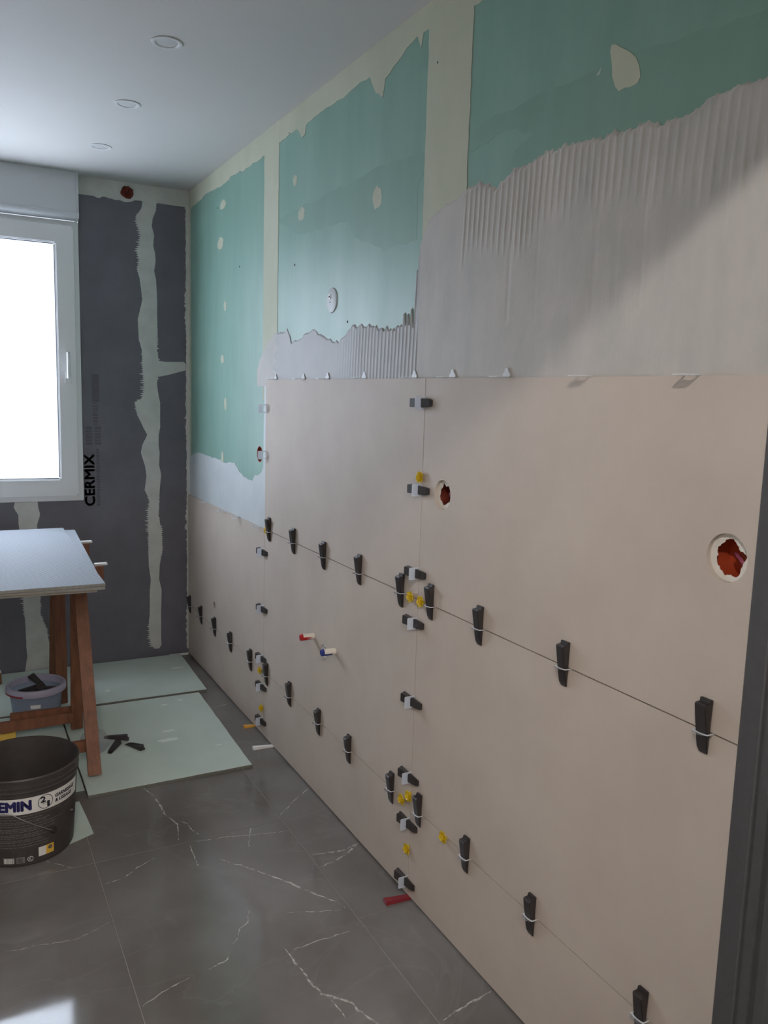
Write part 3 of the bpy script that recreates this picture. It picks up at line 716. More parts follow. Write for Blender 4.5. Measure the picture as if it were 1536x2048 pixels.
def build_fill_panel():  # unseen fill light, added behind the camera to lift the dim parts
    px_, py_ = -0.75, -2.72
    o = tag(empty('added_fill_panel', (px_, py_, ZC)), 'added fill light panel on the hallway ceiling by the rear wall', 'lamp')
    box('fill_panel_frame', (-0.62, -0.32, -0.03), (0.62, 0.32, -0.0005), M['trim'], o, 0.003)
    ld = bpy.data.lights.new('fill_panel_light', 'AREA'); ld.shape = 'RECTANGLE'; ld.size = 1.18; ld.size_y = 0.58; ld.energy = FILL_PANEL_POWER; ld.color = FILL_PANEL_COLOR
    lo = bpy.data.objects.new('fill_panel_light', ld); COL.objects.link(lo); lo.parent = o; lo.location = (0, 0, -0.034)
build_fill_panel()

# ---- recessed ceiling spots
SPOT_L = ['unlit white recessed ceiling spotlight, first of three next to the roller shutter box', 'unlit white recessed ceiling spotlight, middle one of the row of three', 'unlit white recessed ceiling spotlight, last of three, farthest away from the window']
for (x, y), lab in zip([(-0.508, 1.891), (-0.511, 1.289), (-0.513, 0.683)], SPOT_L):
    o = tag(empty('recessed_spotlight', (x, y, ZC)), lab, 'spotlight', 'recessed ceiling spotlights')
    lathe('trim_ring', [(0.031, -0.0003), (0.0455, -0.0003), (0.046, -0.0015), (0.0445, -0.0030), (0.038, -0.0034), (0.034, -0.0030), (0.0315, -0.0016), (0.031, -0.0003)], M['trim'], o, n=40)
    lathe('lens', [(0.0, -0.0014), (0.020, -0.0013), (0.0305, -0.0008)], M['lens'], o, n=40)

# ------------------------------------------------------------------ levelling clips on the tile joints
FR_H = Matrix(((0, 0, -1), (-1, 0, 0), (0, 1, 0)))      # horizontal joint: columns = along joint, up, outwards
FR_V = Matrix(((0, 0, -1), (0, 1, 0), (1, 0, 0)))       # vertical joint: columns = along joint (up), along y, outwards
def wedge_bm():
    bm = bmesh.new()
    Lh, W = 0.097, 0.0235
    prof = [(0.0, 0.0006), (Lh, 0.0006), (Lh + 0.001, 0.0075), (Lh - 0.006, 0.0085), (Lh - 0.0065, 0.0185), (Lh - 0.009, 0.0205), (Lh - 0.013, 0.0200)]
    for k in range(1, 7): prof.append((Lh - 0.013 - k * 0.0125, 0.0200 - k * 0.00205))
    prof += [(0.006, 0.0060), (0.0, 0.0035)]
    def wid(s): return W if s > 0.012 else W * (0.72 + 0.28 * s / 0.012)
    a = [bm.verts.new((-wid(s) / 2, s, n)) for s, n in prof]; b = [bm.verts.new((wid(s) / 2, s, n)) for s, n in prof]
    n = len(prof); fs = [bm.faces.new(a), bm.faces.new(b[::-1])]
    for k in range(n): fs.append(bm.faces.new((a[k], b[k], b[(k + 1) % n], a[(k + 1) % n])))
    bmesh.ops.recalc_face_normals(bm, faces=bm.faces)
    bmesh.ops.bevel(bm, geom=[e for e in bm.edges if e.calc_face_angle(0) > 0.35], offset=0.0011, segments=2, affect='EDGES')
    for f in bm.faces:
        if len(f.verts) > 4: pass
    bmesh.ops.triangulate(bm, faces=[f for f in bm.faces if len(f.verts) > 5])
    return bm
def strap_me():
    # plate in the (joint, outward) plane with a window for the wedge
    t, n0, n1, w0, w1, hw = 0.017, -0.006, 0.031, 0.0002, 0.0128, 0.0128
    o = plate('strap', [(-t + 0.003, n0), (t - 0.003, n0), (t, n0 + 0.004), (t, n1 - 0.002), (t - 0.002, n1), (-t + 0.002, n1), (-t, n1 - 0.002), (-t, n0 + 0.004)],
              [[(-hw, w0), (hw, w0), (hw, w1), (-hw, w1)]], lambda u, v, d: (u, d, v), -0.0006, 0.0006, M['clip'], None, M['clip_edge'])
    me = o.data; bpy.data.objects.remove(o); return me
bmw = wedge_bm(); bmesh.ops.recalc_face_normals(bmw, faces=bmw.faces); WEDGE = bpy.data.meshes.new('wedge'); bmw.to_mesh(WEDGE); bmw.free(); WEDGE.materials.append(M['black'])
STRAP = strap_me()
def hoop_me():
    # thin arched hoop round the wedge with a clear web inside the same plane
    bm = bmesh.new(); n = 14; inner, outer, web = [], [], []
    for k in range(n + 1):
        t = -1 + 2 * k / n; a = 0.0128 + 0.0030 * (1 - t * t)
        inner.append((t * 0.0140, a)); outer.append((t * 0.0165, a + 0.0028)); web.append((t * 0.0150, a + 0.0028 + 0.0085 * (1 - t ** 4)))
    inner = [(-0.0140, -0.006)] + inner + [(0.0140, -0.006)]; outer = [(-0.0165, -0.006)] + outer + [(0.0165, -0.006)]
    for d, flip in ((-0.0006, 0), (0.0006, 1)):
        A = [bm.verts.new((u, d, v)) for u, v in inner]; B = [bm.verts.new((u, d, v)) for u, v in outer]
        for k in range(len(A) - 1): bm.faces.new((A[k], A[k + 1], B[k + 1], B[k])).material_index = 0
        if flip:
            for L0, L1 in ((A0, A), (B0, B)):
                for k in range(len(L0) - 1): bm.faces.new((L0[k], L0[k + 1], L1[k + 1], L1[k])).material_index = 0
        A0, B0 = A, B
    for d in (-0.0004, 0.0004):
        A = [bm.verts.new((u, d, v)) for u, v in outer[1:-1]]; B = [bm.verts.new((u, d, v)) for u, v in web]
        for k in range(len(A) - 1):
            if (Vector(A[k].co) - Vector(B[k].co)).length > 1e-5 or (Vector(A[k + 1].co) - Vector(B[k + 1].co)).length > 1e-5: bm.faces.new((A[k], A[k + 1], B[k + 1], B[k])).material_index = 1
    bmesh.ops.recalc_face_normals(bm, faces=bm.faces)
    me = bpy.data.meshes.new('strap'); bm.to_mesh(me); bm.free(); me.materials.append(M['clip_edge']); me.materials.append(M['clip_web']); return me
HOOP = hoop_me()
def tab_me():
    lp = []
    for cx, cz, r, a0, a1 in ((0.0085, 0.004, 0.0055, -90, 60), (0.0, 0.0145, 0.0062, -10, 190), (-0.0085, 0.004, 0.0055, 120, 270)):
        for k in range(9):
            a = math.radians(a0 + (a1 - a0) * k / 8); lp.append((cx + r * math.cos(a), cz + r * math.sin(a)))
    o = plate('base_tab', lp, [], lambda u, v, d: (u, v, d), -0.0080, -0.0062, M['clip_edge']); me = o.data; bpy.data.objects.remove(o); return me
TAB = tab_me()
ORD = ['first', 'second', 'third', 'fourth', 'fifth', 'sixth', 'seventh', 'eighth', 'ninth', 'tenth', 'eleventh', 'twelfth', 'thirteenth', 'fourteenth']
rng = random.Random(21)
def clip(pos, frame, label, group, wedge=True, tab=False):
    mw = frame.to_4x4(); mw.translation = Vector(pos)
    o = empty('levelling_clip', mw=mw); tag(o, label, 'clip', group)
    s = link('strap', HOOP if frame is FR_H and wedge else STRAP, None, o)
    if wedge:
        w = link('wedge', WEDGE, None, o); w.location = (rng.uniform(-.0006, .0006), -0.042 + rng.uniform(-.004, .004), 0.0); w.rotation_euler = (0, 0, rng.uniform(-.012, .012))
    if tab: link('base_tab', TAB, None, o)
    return o
GZ = 0.0
low_y = [2.400, 2.177, 1.934, 1.677, 1.392, 1.190, 0.932, 0.652, 0.401, 0.1075, -0.0537, -0.291, -0.558, -0.893]
for i, y in enumerate(low_y):
    clip((GZ, y, H0), FR_H, f'black wedge in white clip on lower horizontal tile joint, {ORD[i]} from the window wall', 'wedged clips on the lower horizontal joint')
up_y = [1.1776, 0.9136, 0.6326, 0.3577, 0.0869, -0.0748, -0.3047, -0.616, -0.979]
for i, y in enumerate(up_y[::-1]):
    clip((GZ, y, H1), FR_H, f'black wedge in white clip on upper horizontal tile joint, {ORD[i]} from the door frame', 'wedged clips on the upper horizontal joint')
for i, z in enumerate([0.049, 0.227, 0.365, 0.589, 0.814, 0.954, 1.183, 1.415]):
    clip((GZ, 0.0, z), FR_V, f'sideways black wedge on tall vertical joint under the comb marks, {ORD[i]} up from floor', 'wedged clips on the tall vertical joint')
for i, z in enumerate([0.0665, 0.2154, 0.3373, 0.5486, 0.786]):
    clip((GZ, TW, z), FR_V, f'sideways black wedge on vertical joint between window corner and pipes, {ORD[i]} up from floor', 'wedged clips on the vertical joint by the window')
for i, y in enumerate([1.1507, 0.8697, 0.6577, 0.3821, 0.0745, -0.1184, -0.3476, -0.6189, -0.8883]):
    clip((GZ, y, H2 + 0.0002), FR_H, f'empty white clip on top edge of the tiling, {ORD[i]} counted from window side', 'empty clips along the top tile edge', wedge=False, tab=i < 7)
for i, y in enumerate([2.11, 1.79, 1.575, 1.316]):
    clip((GZ, y, H1 + 0.0002), FR_H, f'empty white clip on short tile edge below pale skim coat, {ORD[i]} from the corner', 'empty clips on the short tile edge', wedge=False)
for z, lab in ((1.367, 'empty white clip on upright tile edge beside blue-green board, higher of the two'), (1.182, 'empty white clip on upright tile edge in front of the rusty socket hole')):
    clip((GZ, TW, z), FR_V, lab, 'empty clips on the upright tile edge', wedge=False)

# ------------------------------------------------------------------ yellow flower spacers
def spacer_me():
    bm = bmesh.new()
    for k in range(8):
        a = math.pi / 4 + k * math.pi / 2 + (math.pi / 4 if k > 3 else 0)
        rot = Matrix.Rotation(a, 4, 'Z') @ Matrix.Rotation(math.radians(-24 if k < 4 else -58), 4, 'Y') @ Matrix.Diagonal((0.95, 1.15, 1, 1) if k < 4 else (0.85, 0.9, 1, 1))
        ring = []
        prof = [(0.0, 0.0025), (0.005, 0.0055), (0.011, 0.0078), (0.016, 0.0068), (0.0195, 0.0030)]
        top = []; bot = []
        for s, w in prof:
            for sg, lst in ((1, top), (-1, bot)): pass
        up = [(s, w) for s, w in prof] + [(s, -w) for s, w in reversed(prof)]
        va = [bm.verts.new(rot @ Vector((s, w, 0.0012 + 0.12 * abs(w)))) for s, w in up]; vb = [bm.verts.new(rot @ Vector((s, w, -0.0006 + 0.12 * abs(w)))) for s, w in up]
        n = len(up); h = len(prof)
        for i in range(h - 1):
            bm.faces.new((va[i], va[i + 1], va[n - 2 - i], va[n - 1 - i])); bm.faces.new((vb[i + 1], vb[i], vb[n - 1 - i], vb[n - 2 - i]))
        for i in range(n): bm.faces.new((va[i], vb[i], vb[(i + 1) % n], va[(i + 1) % n]))
    return bm
PET = spacer_me(); bmesh.ops.recalc_face_normals(PET, faces=PET.faces); PETALS = bpy.data.meshes.new('petals'); PET.to_mesh(PETALS); PET.free(); PETALS.materials.append(M['yellow'])
b0 = bmesh.new(); add_box(b0, (-0.011, -0.0006, -0.004), (0.011, 0.0006, 0.014), 0.0004, 1); bmesh.ops.recalc_face_normals(b0, faces=b0.faces)
FIN = bpy.data.meshes.new('fin'); b0.to_mesh(FIN); b0.free(); FIN.materials.append(M['yellow'])
SP = [((0, 1.200, H1), FR_H, 'yellow plastic spacer at the inner end of the upper horizontal joint'),
      ((0, 0.0, 1.217), FR_V, 'yellow plastic spacer above the wedge beside the small socket hole'),
      ((0, 0.030, H1), FR_H, 'yellow plastic spacer at upper joint crossing, on the window side'),
      ((0, -0.027, H1), FR_H, 'yellow plastic spacer at upper joint crossing, on the doorway side'),
      ((0, 1.262, H0), FR_H, 'yellow plastic spacer between two wedges at the joint crossing toward window'),
      ((0, TW, 0.123), FR_V, 'yellow plastic spacer on vertical joint above the ochre floor shim'),
      ((0, 0.040, H0), FR_H, 'yellow plastic spacer at lower joint crossing, turned toward the window'),
      ((0, 0.0, 0.309), FR_V, 'yellow plastic spacer at lower joint crossing, standing upright on vertical joint'),
      ((0, -0.187, H0), FR_H, 'single yellow plastic spacer on lower joint between two upright wedges'),
      ((0, 0.0, 0.1487), FR_V, 'yellow plastic spacer on vertical joint above the maroon floor shim')]
for pos, fr, lab in SP:
    mw = fr.to_4x4(); mw.translation = Vector(pos)
    o = tag(empty('tile_spacer', mw=mw), lab, 'spacer', 'yellow flower spacers in the tile joints')
    link('fin', FIN, None, o); p = link('petals', PETALS, None, o); p.rotation_euler = (0, 0, rng.uniform(-.25, .25)); p.location = (0, 0, 0.0015)

# ------------------------------------------------------------------ sockets, pipes and cover on the tiled wall
def socket(name, key, label, cup_mat, wires=True, seed=1, rim=True):
    cy, cz, r = HOLES[key]
    o = tag(empty(name, (WX, cy, cz)), label, 'socket box')
    R_ = r - 0.0035
    lathe('cup', [(R_, 0.001), (R_ - 0.0015, 0.001), (R_ - 0.0025, -0.038), (0.0, -0.040)], cup_mat, o, n=36, axis='x')
    if rim:
        rnd = random.Random(seed); n = 60; inner = []
        rr = [rnd.uniform(0.62, 0.93) for _ in range(15)]
        for k in range(n):
            t = k / n * 15; i = int(t); a = t - i
            q = rr[i] * (1 - a) + rr[(i + 1) % 15] * a + rnd.uniform(-.035, .035)
            inner.append((R_ * min(0.97, q) * math.cos(2 * math.pi * k / n), R_ * min(0.97, q) * math.sin(2 * math.pi * k / n)))
        c = plate('plaster_rim', circ(0, 0, R_ + 0.006, n), [inner], right_wall, -0.0026, -0.0012, M['plaster'], o)
    if wires:
        for k, (mt, s) in enumerate((('wire_purple', 0.0), ('wire_pink', 0.005), ('wire_brown', 0.010))):
            pts = []
            for i in range(13):
                a = math.pi * 1.15 * i / 12 + 0.5
                pts.append((0.016 - 0.012 * math.sin(math.pi * i / 12) + 0.002 * k, -0.006 - s * 0.5 + 0.014 * math.cos(a), -0.006 - 0.3 * s + 0.011 * math.sin(a + 0.6)))
            tube('wire', pts, 0.0022, M[mt], o, n=6)
        lathe('clamp', [(0.0, -0.010), (0.006, -0.010), (0.0065, -0.024), (0.0, -0.026)], M['wire_brown'], o, n=10, axis='x', loc=(0, -0.018, 0.012))
    return o
socket('socket_box', 'a', 'orange round socket box with violet wires in a tile hole by the door frame', M['orange'], True, 3)
socket('socket_box', 'b', 'rust brown socket box with crumbled plaster beside the tall vertical joint', M['rust'], True, 9)
socket('socket_box', 'c', 'rusty orange socket box half hidden behind the upright tile edge', M['orange'], False, 5, rim=False)
def small_holes():
    cy, cz, r = HOLES['d']
    o = tag(empty('pipe_sleeve', (WX, cy, cz)), 'small round pipe hole in the tile near the window corner', 'pipe sleeve')
    lathe('sleeve', [(r - 0.0015, -0.0005), (r - 0.003, -0.0005), (r - 0.003, -0.040), (0.0, -0.041)], M['rust'], o, n=24, axis='x')
    cy, cz, r = HOLES['e']
    o = tag(empty('drain_sleeve', (WX, cy, cz)), 'round grey drain hole in the tile behind the blue ended pipe', 'drain')
    lathe('sleeve', [(r - 0.0015, 0.010), (r - 0.004, 0.0105), (r - 0.004, -0.040), (0.0, -0.041)], M['white_plastic'], o, n=32, axis='x')
    lathe('drain_floor', [(0.0, -0.030), (r - 0.0045, -0.030)], M['gasket'], o, n=24, axis='x')
small_holes()
for (cy, cz), mt, lab, L_, seed in ((PIPES[0], 'red', 'white water pipe stub with a red taped end', 0.060, 2), (PIPES[1], 'blue', 'white water pipe stub with a blue taped end', 0.060, 5)):
    o = tag(empty('pipe_stub', (WX, cy, cz)), lab, 'pipe')
    r = 0.0115
    lathe('pipe', [(0.0, -0.020), (r, -0.020), (r, L_), (r - 0.0008, L_ + 0.001), (0.0, L_ + 0.001)], M['pipe_white'], o, n=24, axis='x')
    lathe('end_cap', [(r + 0.0006, L_ - 0.006), (r + 0.0006, L_ + 0.0012), (r - 0.001, L_ + 0.0024), (0.0, L_ + 0.0024)], M[mt], o, n=24, axis='x')
    # ragged band of tape on the side facing the room
    rnd = random.Random(seed); v, f = [], []; n = 18
    for k in range(n):
        a = math.radians(195 + 150 * k / (n - 1)) if mt == 'blue' else math.radians(170 + 190 * k / (n - 1))
        e = L_ - 0.010 - (0.026 if mt == 'blue' else rnd.choice((0.004, 0.012, 0.026, 0.030))) + rnd.uniform(-.002, .002)
        for h in (L_ - 0.004, e): v.append((-h, (r + 0.0005) * math.cos(a), (r + 0.0005) * math.sin(a)))
    for k in range(n - 1): f.append((2 * k, 2 * k + 2, 2 * k + 3, 2 * k + 1))
    from_py('tape', v, f, M[mt], o, smooth=True)
def cover_disc():
    o = tag(empty('blanking_cover', (WX, 0.641, 1.736)), 'round pale cover disc with a small metal catch on green board', 'cover disc')
    lathe('disc', [(0.0, 0.0045), (0.036, 0.0045), (0.0395, 0.0030), (0.0405, 0.0002)], M['primer'], o, n=48, axis='x')
    box('catch', (-0.0075, 0.002, 0.004), (-0.0042, 0.015, 0.020), M['white_plastic'], o, 0.001)
    lathe('screw', [(0.0, 0.0092), (0.003, 0.0088), (0.0034, 0.0070)], M['dark_void'], o, n=10, axis='x', loc=(0, 0.0085, 0.012))
    lathe('screw', [(0.0, 0.0058), (0.002, 0.0055), (0.0022, 0.0040)], M['dark_void'], o, n=10, axis='x', loc=(0, 0.0085, -0.006))
cover_disc()
def orange_stub():
    o = tag(empty('conduit_stub', (-0.293, YB, 2.383)), 'ragged red-brown conduit hole in white filler under the ceiling', 'conduit')
    rnd = random.Random(4); bm = bmesh.new(); rings = []
    for j, (q, d) in enumerate(((0.031, -0.0018), (0.027, -0.006), (0.018, -0.004), (0.008, 0.002))):
        rings.append([bm.verts.new((q * rnd.uniform(.82, 1.15) * math.cos(a), d + rnd.uniform(-.002, .002), q * rnd.uniform(.85, 1.15) * math.sin(a))) for a in [k * 2 * math.pi / 22 for k in range(22)]])
    for a, b in zip(rings, rings[1:]):
        for k in range(22): bm.faces.new((a[k], a[(k + 1) % 22], b[(k + 1) % 22], b[k]))
    bm.faces.new(rings[-1])
    from_bm('foam_collar', bm, M['rust'], o)
    tube('conduit', [(0.002, 0.006, 0.0), (0.002, -0.008, -0.001)], 0.009, M['rust'], o, n=12)
orange_stub()

# ------------------------------------------------------------------ sheets on the floor
BT = 0.0125
def sheet(name, lp, z0, z1, label, seed, smears=()):
    cx = sum(p[0] for p in lp) / len(lp); cy = sum(p[1] for p in lp) / len(lp)
    o = tag(empty(name, (cx, cy, z0)), label, 'board')
    q = jag([(x - cx, y - cy) for x, y in lp], 0.05, 0.0012, seed)
    plate('core', q, [], flat, 0.0, z1 - z0 - 0.0012, M['board_core_shaded'], o)
    plate('paper_face', q, [], flat, z1 - z0 - 0.0011, z1 - z0, M['board_green'], o)
    rnd = random.Random(seed)
    for sx, sy, rx, ry in smears:
        l = [(sx - cx + rx * math.cos(a) * rnd.uniform(.6, 1.2), sy - cy + ry * math.sin(a) * rnd.uniform(.6, 1.2)) for a in [k * 2 * math.pi / 16 for k in range(16)]]
        plate('dried_smear', l, [], flat, z1 - z0 + 0.0001, z1 - z0 + 0.0006, M['smear'], o)
    return o
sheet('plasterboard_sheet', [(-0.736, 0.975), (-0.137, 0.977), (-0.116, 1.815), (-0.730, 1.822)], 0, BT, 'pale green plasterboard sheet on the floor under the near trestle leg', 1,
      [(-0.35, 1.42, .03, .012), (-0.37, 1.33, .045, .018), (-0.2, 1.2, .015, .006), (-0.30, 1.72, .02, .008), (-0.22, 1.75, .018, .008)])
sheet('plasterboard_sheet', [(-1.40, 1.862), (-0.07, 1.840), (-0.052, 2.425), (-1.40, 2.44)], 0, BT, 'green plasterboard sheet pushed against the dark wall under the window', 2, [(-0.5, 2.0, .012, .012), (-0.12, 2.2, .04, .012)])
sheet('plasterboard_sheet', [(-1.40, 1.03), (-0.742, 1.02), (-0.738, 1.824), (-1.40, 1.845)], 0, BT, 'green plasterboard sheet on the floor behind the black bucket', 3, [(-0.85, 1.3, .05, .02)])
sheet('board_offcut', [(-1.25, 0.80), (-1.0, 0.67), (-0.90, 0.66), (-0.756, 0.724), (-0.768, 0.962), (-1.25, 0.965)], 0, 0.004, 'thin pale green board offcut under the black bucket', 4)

# ------------------------------------------------------------------ trestles and the stack of tiles
def trestle(x0, x1, yc, ztop, ynear, yfar, label, bars, ext):
    o = tag(empty('trestle', ((x0 + x1) / 2, yc, BT)), label, 'trestle', 'wooden trestles under the stacked tiles')
    inv = Matrix.Translation(-Vector(o.location))
    def add(name, a, b, w, d, up=(1, 0, 0), mt='wood'):
        k = bar(name, a, b, w, d, M[mt], o, up); k.data.transform(inv); return k
    add('beam', (x0 - 0.06, yc, ztop - 0.03), (x1 + ext, yc, ztop - 0.03), 0.05, 0.06, (0, 0, 1))
    for x in (x0, x1):
        add('leg', (x, yc - 0.045, ztop - 0.062), (x, ynear, BT + 0.009), 0.022, 0.046)
        add('leg', (x, yc + 0.045, ztop - 0.062), (x, yfar, BT + 0.009), 0.022, 0.046)
    for a, b, w, d in bars: add('stretcher', a, b, w, d, (0, 0, 1))
    return o
trestle(-1.34, -0.694, 1.445, 0.735, 1.105, 1.583, 'brown wooden trestle with splayed legs under the doorway end of stacked tiles',
        [((-1.33, 1.558, 0.078), (-0.71, 1.558, 0.080), 0.018, 0.044), ((-1.33, 1.175, 0.110), (-0.705, 1.175, 0.112), 0.018, 0.044), ((-0.945, 1.592, 0.098), (-0.70, 1.592, 0.092), 0.020, 0.044)], 0.094)
trestle(-1.34, -0.714, 1.960, 0.735, 1.895, 2.200, 'brown wooden trestle standing behind the other one, toward the window', [((-1.33, 1.935, 0.625), (-0.72, 1.935, 0.625), 0.018, 0.044)], 0.135)
def stacked_tile(x, y, rot, z, label, top=False):
    o = tag(empty('spare_tile', (x, y, z)), label, 'tile', 'spare tiles stacked on the trestles'); o.rotation_euler = (0, 0, math.radians(rot))
    box('body', (-0.60, 0, 0.0), (0, 1.24, 0.0085), M['tile_body_shaded'], o, 0.0008, 1)
    box('ribbed_back', (-0.599, 0.001, 0.0085), (-0.001, 1.239, 0.0100), M['tile_back'], o)
    return o
stacked_tile(-0.690, 0.992, -2.8, 0.7352, 'spare large tile lying upside down at the bottom of the trestle stack')
stacked_tile(-0.666, 0.978, -2.9, 0.7453, 'spare large tile lying upside down in the middle of the trestle stack')
stacked_tile(-0.663, 0.986, -0.4, 0.7554, 'spare large tile with pale hexagon-ribbed back on top of the trestle stack', True)
for (x, y), lab in (((-0.588, 1.962), 'thin white spacer strip on the beam end of the trestle toward the window'), ((-0.607, 1.447), 'thin white spacer strip on the beam end of the doorway side trestle')):
    o = tag(box('spacer_strip', (-0.024, -0.012, 0), (0.024, 0.012, 0.008), M['white_plastic'], None, 0.0008, 1), lab, 'strip'); o.location = (x, y, 0.7351); o.rotation_euler = (0, 0, 0.06)

# ------------------------------------------------------------------ black plaster bucket
def build_bucket():
    bx, by, bz, Hb = -0.957, 0.757, 0.004, 0.283
    o = tag(empty('plaster_bucket', (bx, by, bz)), 'black round plaster bucket with a white printed band and wire handle', 'bucket')
    rb, rt = 0.143, 0.162
    def rad(z): return rb + (rt - rb) * z / Hb
    pr = [(0.0, 0.004), (rb - 0.006, 0.0), (rb - 0.001, 0.003), (rb, 0.008)]
    pr += [(rad(z), z) for z in (0.05, 0.1, 0.15, 0.2, 0.234)]
    pr += [(rad(.236) + 0.003, 0.236), (rad(.24) + 0.004, 0.240), (rad(.243) + 0.001, 0.2425), (rad(.25) + 0.0005, 0.2495), (rad(.252) + 0.004, 0.2515), (rad(.256) + 0.004, 0.256), (rad(.26) + 0.0005, 0.2585),
           (rad(.268), 0.268), (rad(.27) + 0.004, 0.270), (rad(.28) + 0.0045, 0.279), (rad(.28) + 0.002, Hb), (rad(.28) - 0.0015, Hb - 0.001), (rad(.27) - 0.003, 0.265), (rad(.1) - 0.003, 0.1), (rb - 0.004, 0.012), (0.0, 0.010)]
    body = lathe('body', pr, M['black_dusty'], o, n=96)
    def wrap(u, z, off):                      # u = arc length to the right of the side facing the doorway
        r = rad(z) + off; a = math.radians(-93.5) + u / rad(z); return (r * math.cos(a), r * math.sin(a), z)
    def patch(name, u0, u1, z0, z1, off, mt, par, n=40):
        v, f = [], []
        for k in range(n + 1):
            u = u0 + (u1 - u0) * k / n
            v += [wrap(u, z0, off), wrap(u, z1, off)]
        for k in range(n): f.append((2 * k, 2 * k + 2, 2 * k + 3, 2 * k + 1))
        return from_py(name, v, f, mt, par, smooth=True)
    def letters(name, body_, u0, u1, z0, z1, off, mt, par, bold=0.0, dz=0.0, shear=0.0):
        me = fit_text(body_, u0, u1, z0, z1, bold)
        bm = bmesh.new(); bm.from_mesh(me)
        u = u0
        while u < u1:
            g = list(bm.verts) + list(bm.edges) + list(bm.faces)
            bmesh.ops.bisect_plane(bm, geom=g, plane_co=(u, 0, 0), plane_no=(1, 0, 0)); u += 0.006
        for v in bm.verts: v.co = wrap(v.co.x + shear * (v.co.y - z0), v.co.y, off)
        bm.to_mesh(me); bm.free(); me.name = name
        return link(name, me, mt, par)
    zb0, zb1 = 0.171, 0.222
    band = patch('label_band', -0.30, 0.196, zb0, zb1, 0.0010, M['label_white'], o, 90)
    letters('brand_lettering', 'SEMIN', -0.090, 0.018, 0.183, 0.213, 0.0016, M['navy'], band, 0.085)
    v, f = [], []; n = 40; uc, zc_, ro, ri = 0.060, 0.197, 0.0225, 0.0207
    for k in range(n):
        a = 2 * math.pi * k / n
        for r in (ro, ri): v.append(wrap(uc + r * math.cos(a), zc_ + r * math.sin(a), 0.0016))
    for k in range(n): f.append((2 * k, 2 * ((k + 1) % n), 2 * ((k + 1) % n) + 1, 2 * k + 1))
    from_py('circle_emblem', v, f, M['ink'], band)
    letters('emblem_lettering', '2', 0.046, 0.060, 0.197, 0.214, 0.0017, M['ink'], band, 0.07)
    letters('emblem_lettering', 'EN', 0.052, 0.064, 0.190, 0.1955, 0.0017, M['fine'], band, 0.0)
    letters('emblem_lettering', '1', 0.065, 0.072, 0.179, 0.197, 0.0017, M['ink'], band, 0.03)
    letters('band_lettering', 'GARNISSAGE', 0.090, 0.172, 0.199, 0.2095, 0.0017, M['ink'], band, 0.06, shear=0.15)
    letters('band_lettering', '& LISSAGE', 0.090, 0.158, 0.183, 0.1935, 0.0017, M['ink'], band, 0.06, shear=0.15)
    # lines of fine print
    rnd = random.Random(2); v, f = [], []
    z = 0.163
    while z > 0.062:
        u = -0.20
        end = rnd.uniform(0.03, 0.115)
        while u < end:
            l = rnd.uniform(0.004, 0.016); q = len(v)
            m_ = max(1, int(l / 0.006))
            for k in range(m_ + 1):
                uu = u + l * k / m_; v += [wrap(uu, z, 0.0010), wrap(uu, z + 0.0017, 0.0010)]
            for k in range(m_): f.append((q + 2 * k, q + 2 * k + 2, q + 2 * k + 3, q + 2 * k + 1))
            u += l + 0.0025
        z -= rnd.choice((0.0052, 0.0052, 0.0085))
    fp = from_py('fine_print', v, f, M['fine'], o); fp['kind'] = 'stuff'
    st = patch('sticker', 0.036, 0.058, 0.022, 0.052, 0.0010, M['label_white'], o, 8)
    st2 = patch('hazard_sticker', 0.058, 0.083, 0.022, 0.052, 0.0010, M['label_yellow'], o, 8)
    v, f = [], []
    for k in range(20):
        a = 2 * math.pi * k / 20; v.append(wrap(0.0705 + 0.0065 * math.cos(a), 0.042 + 0.0065 * math.sin(a), 0.0016))
    f = [tuple(range(20))]; from_py('round_mark', v, f, M['print_'], st2)
    letters('mark_lettering', 'V', 0.0685, 0.0725, 0.0395, 0.0445, 0.0020, M['label_yellow'], st2, 0.0)
    for u0, u1 in ((-0.063, -0.031), (-0.026, -0.003)):
        bl = patch('barcode_label', u0, u1, 0.012, 0.032, 0.0010, M['fine'], o, 8)
        u = u0 + 0.003
        v, f = [], []
        while u < u1 - 0.004:
            w = rnd.choice((0.0008, 0.0015, 0.0022)); q = len(v)
            v += [wrap(u, 0.014, 0.0015), wrap(u + w, 0.014, 0.0015), wrap(u + w, 0.030, 0.0015), wrap(u, 0.030, 0.0015)]; f.append((q, q + 1, q + 2, q + 3)); u += w + rnd.choice((0.0008, 0.0015))
        from_py('bars', v, f, M['label_white'] if u0 < -0.05 else M['ink'], bl)
    # ring shaped recycling mark
    v, f = [], []
    for k in range(24):
        a = 2 * math.pi * k / 24
        for r in (0.0085, 0.0068): v.append(wrap(0.0125 + r * math.cos(a), 0.022 + r * math.sin(a), 0.0012))
    for k in range(24):
        if k % 8 != 7: f.append((2 * k, 2 * ((k + 1) % 24), 2 * ((k + 1) % 24) + 1, 2 * k + 1))
    rm = from_py('ring_mark', v, f, M['label_white'], o)
    letters('mark_lettering', 'R', 0.0095, 0.0155, 0.0175, 0.0265, 0.0014, M['label_white'], rm, 0.0)
    # wire handle hanging on the doorway side
    pts = []
    for k in range(40):
        t = k / 39; u = -0.32 + t * 0.37; 
        zz = 0.093 + 0.085 * min(1.0, max(0.0, (0.05 - u) / 0.115)) if u > -0.075 else 0.178 - 0.0 * u
        pts.append(wrap(u + 0.03, zz if u > -0.075 else 0.178, 0.006))
    tube('wire_handle', pts, 0.0016, M['steel'], o, n=6)
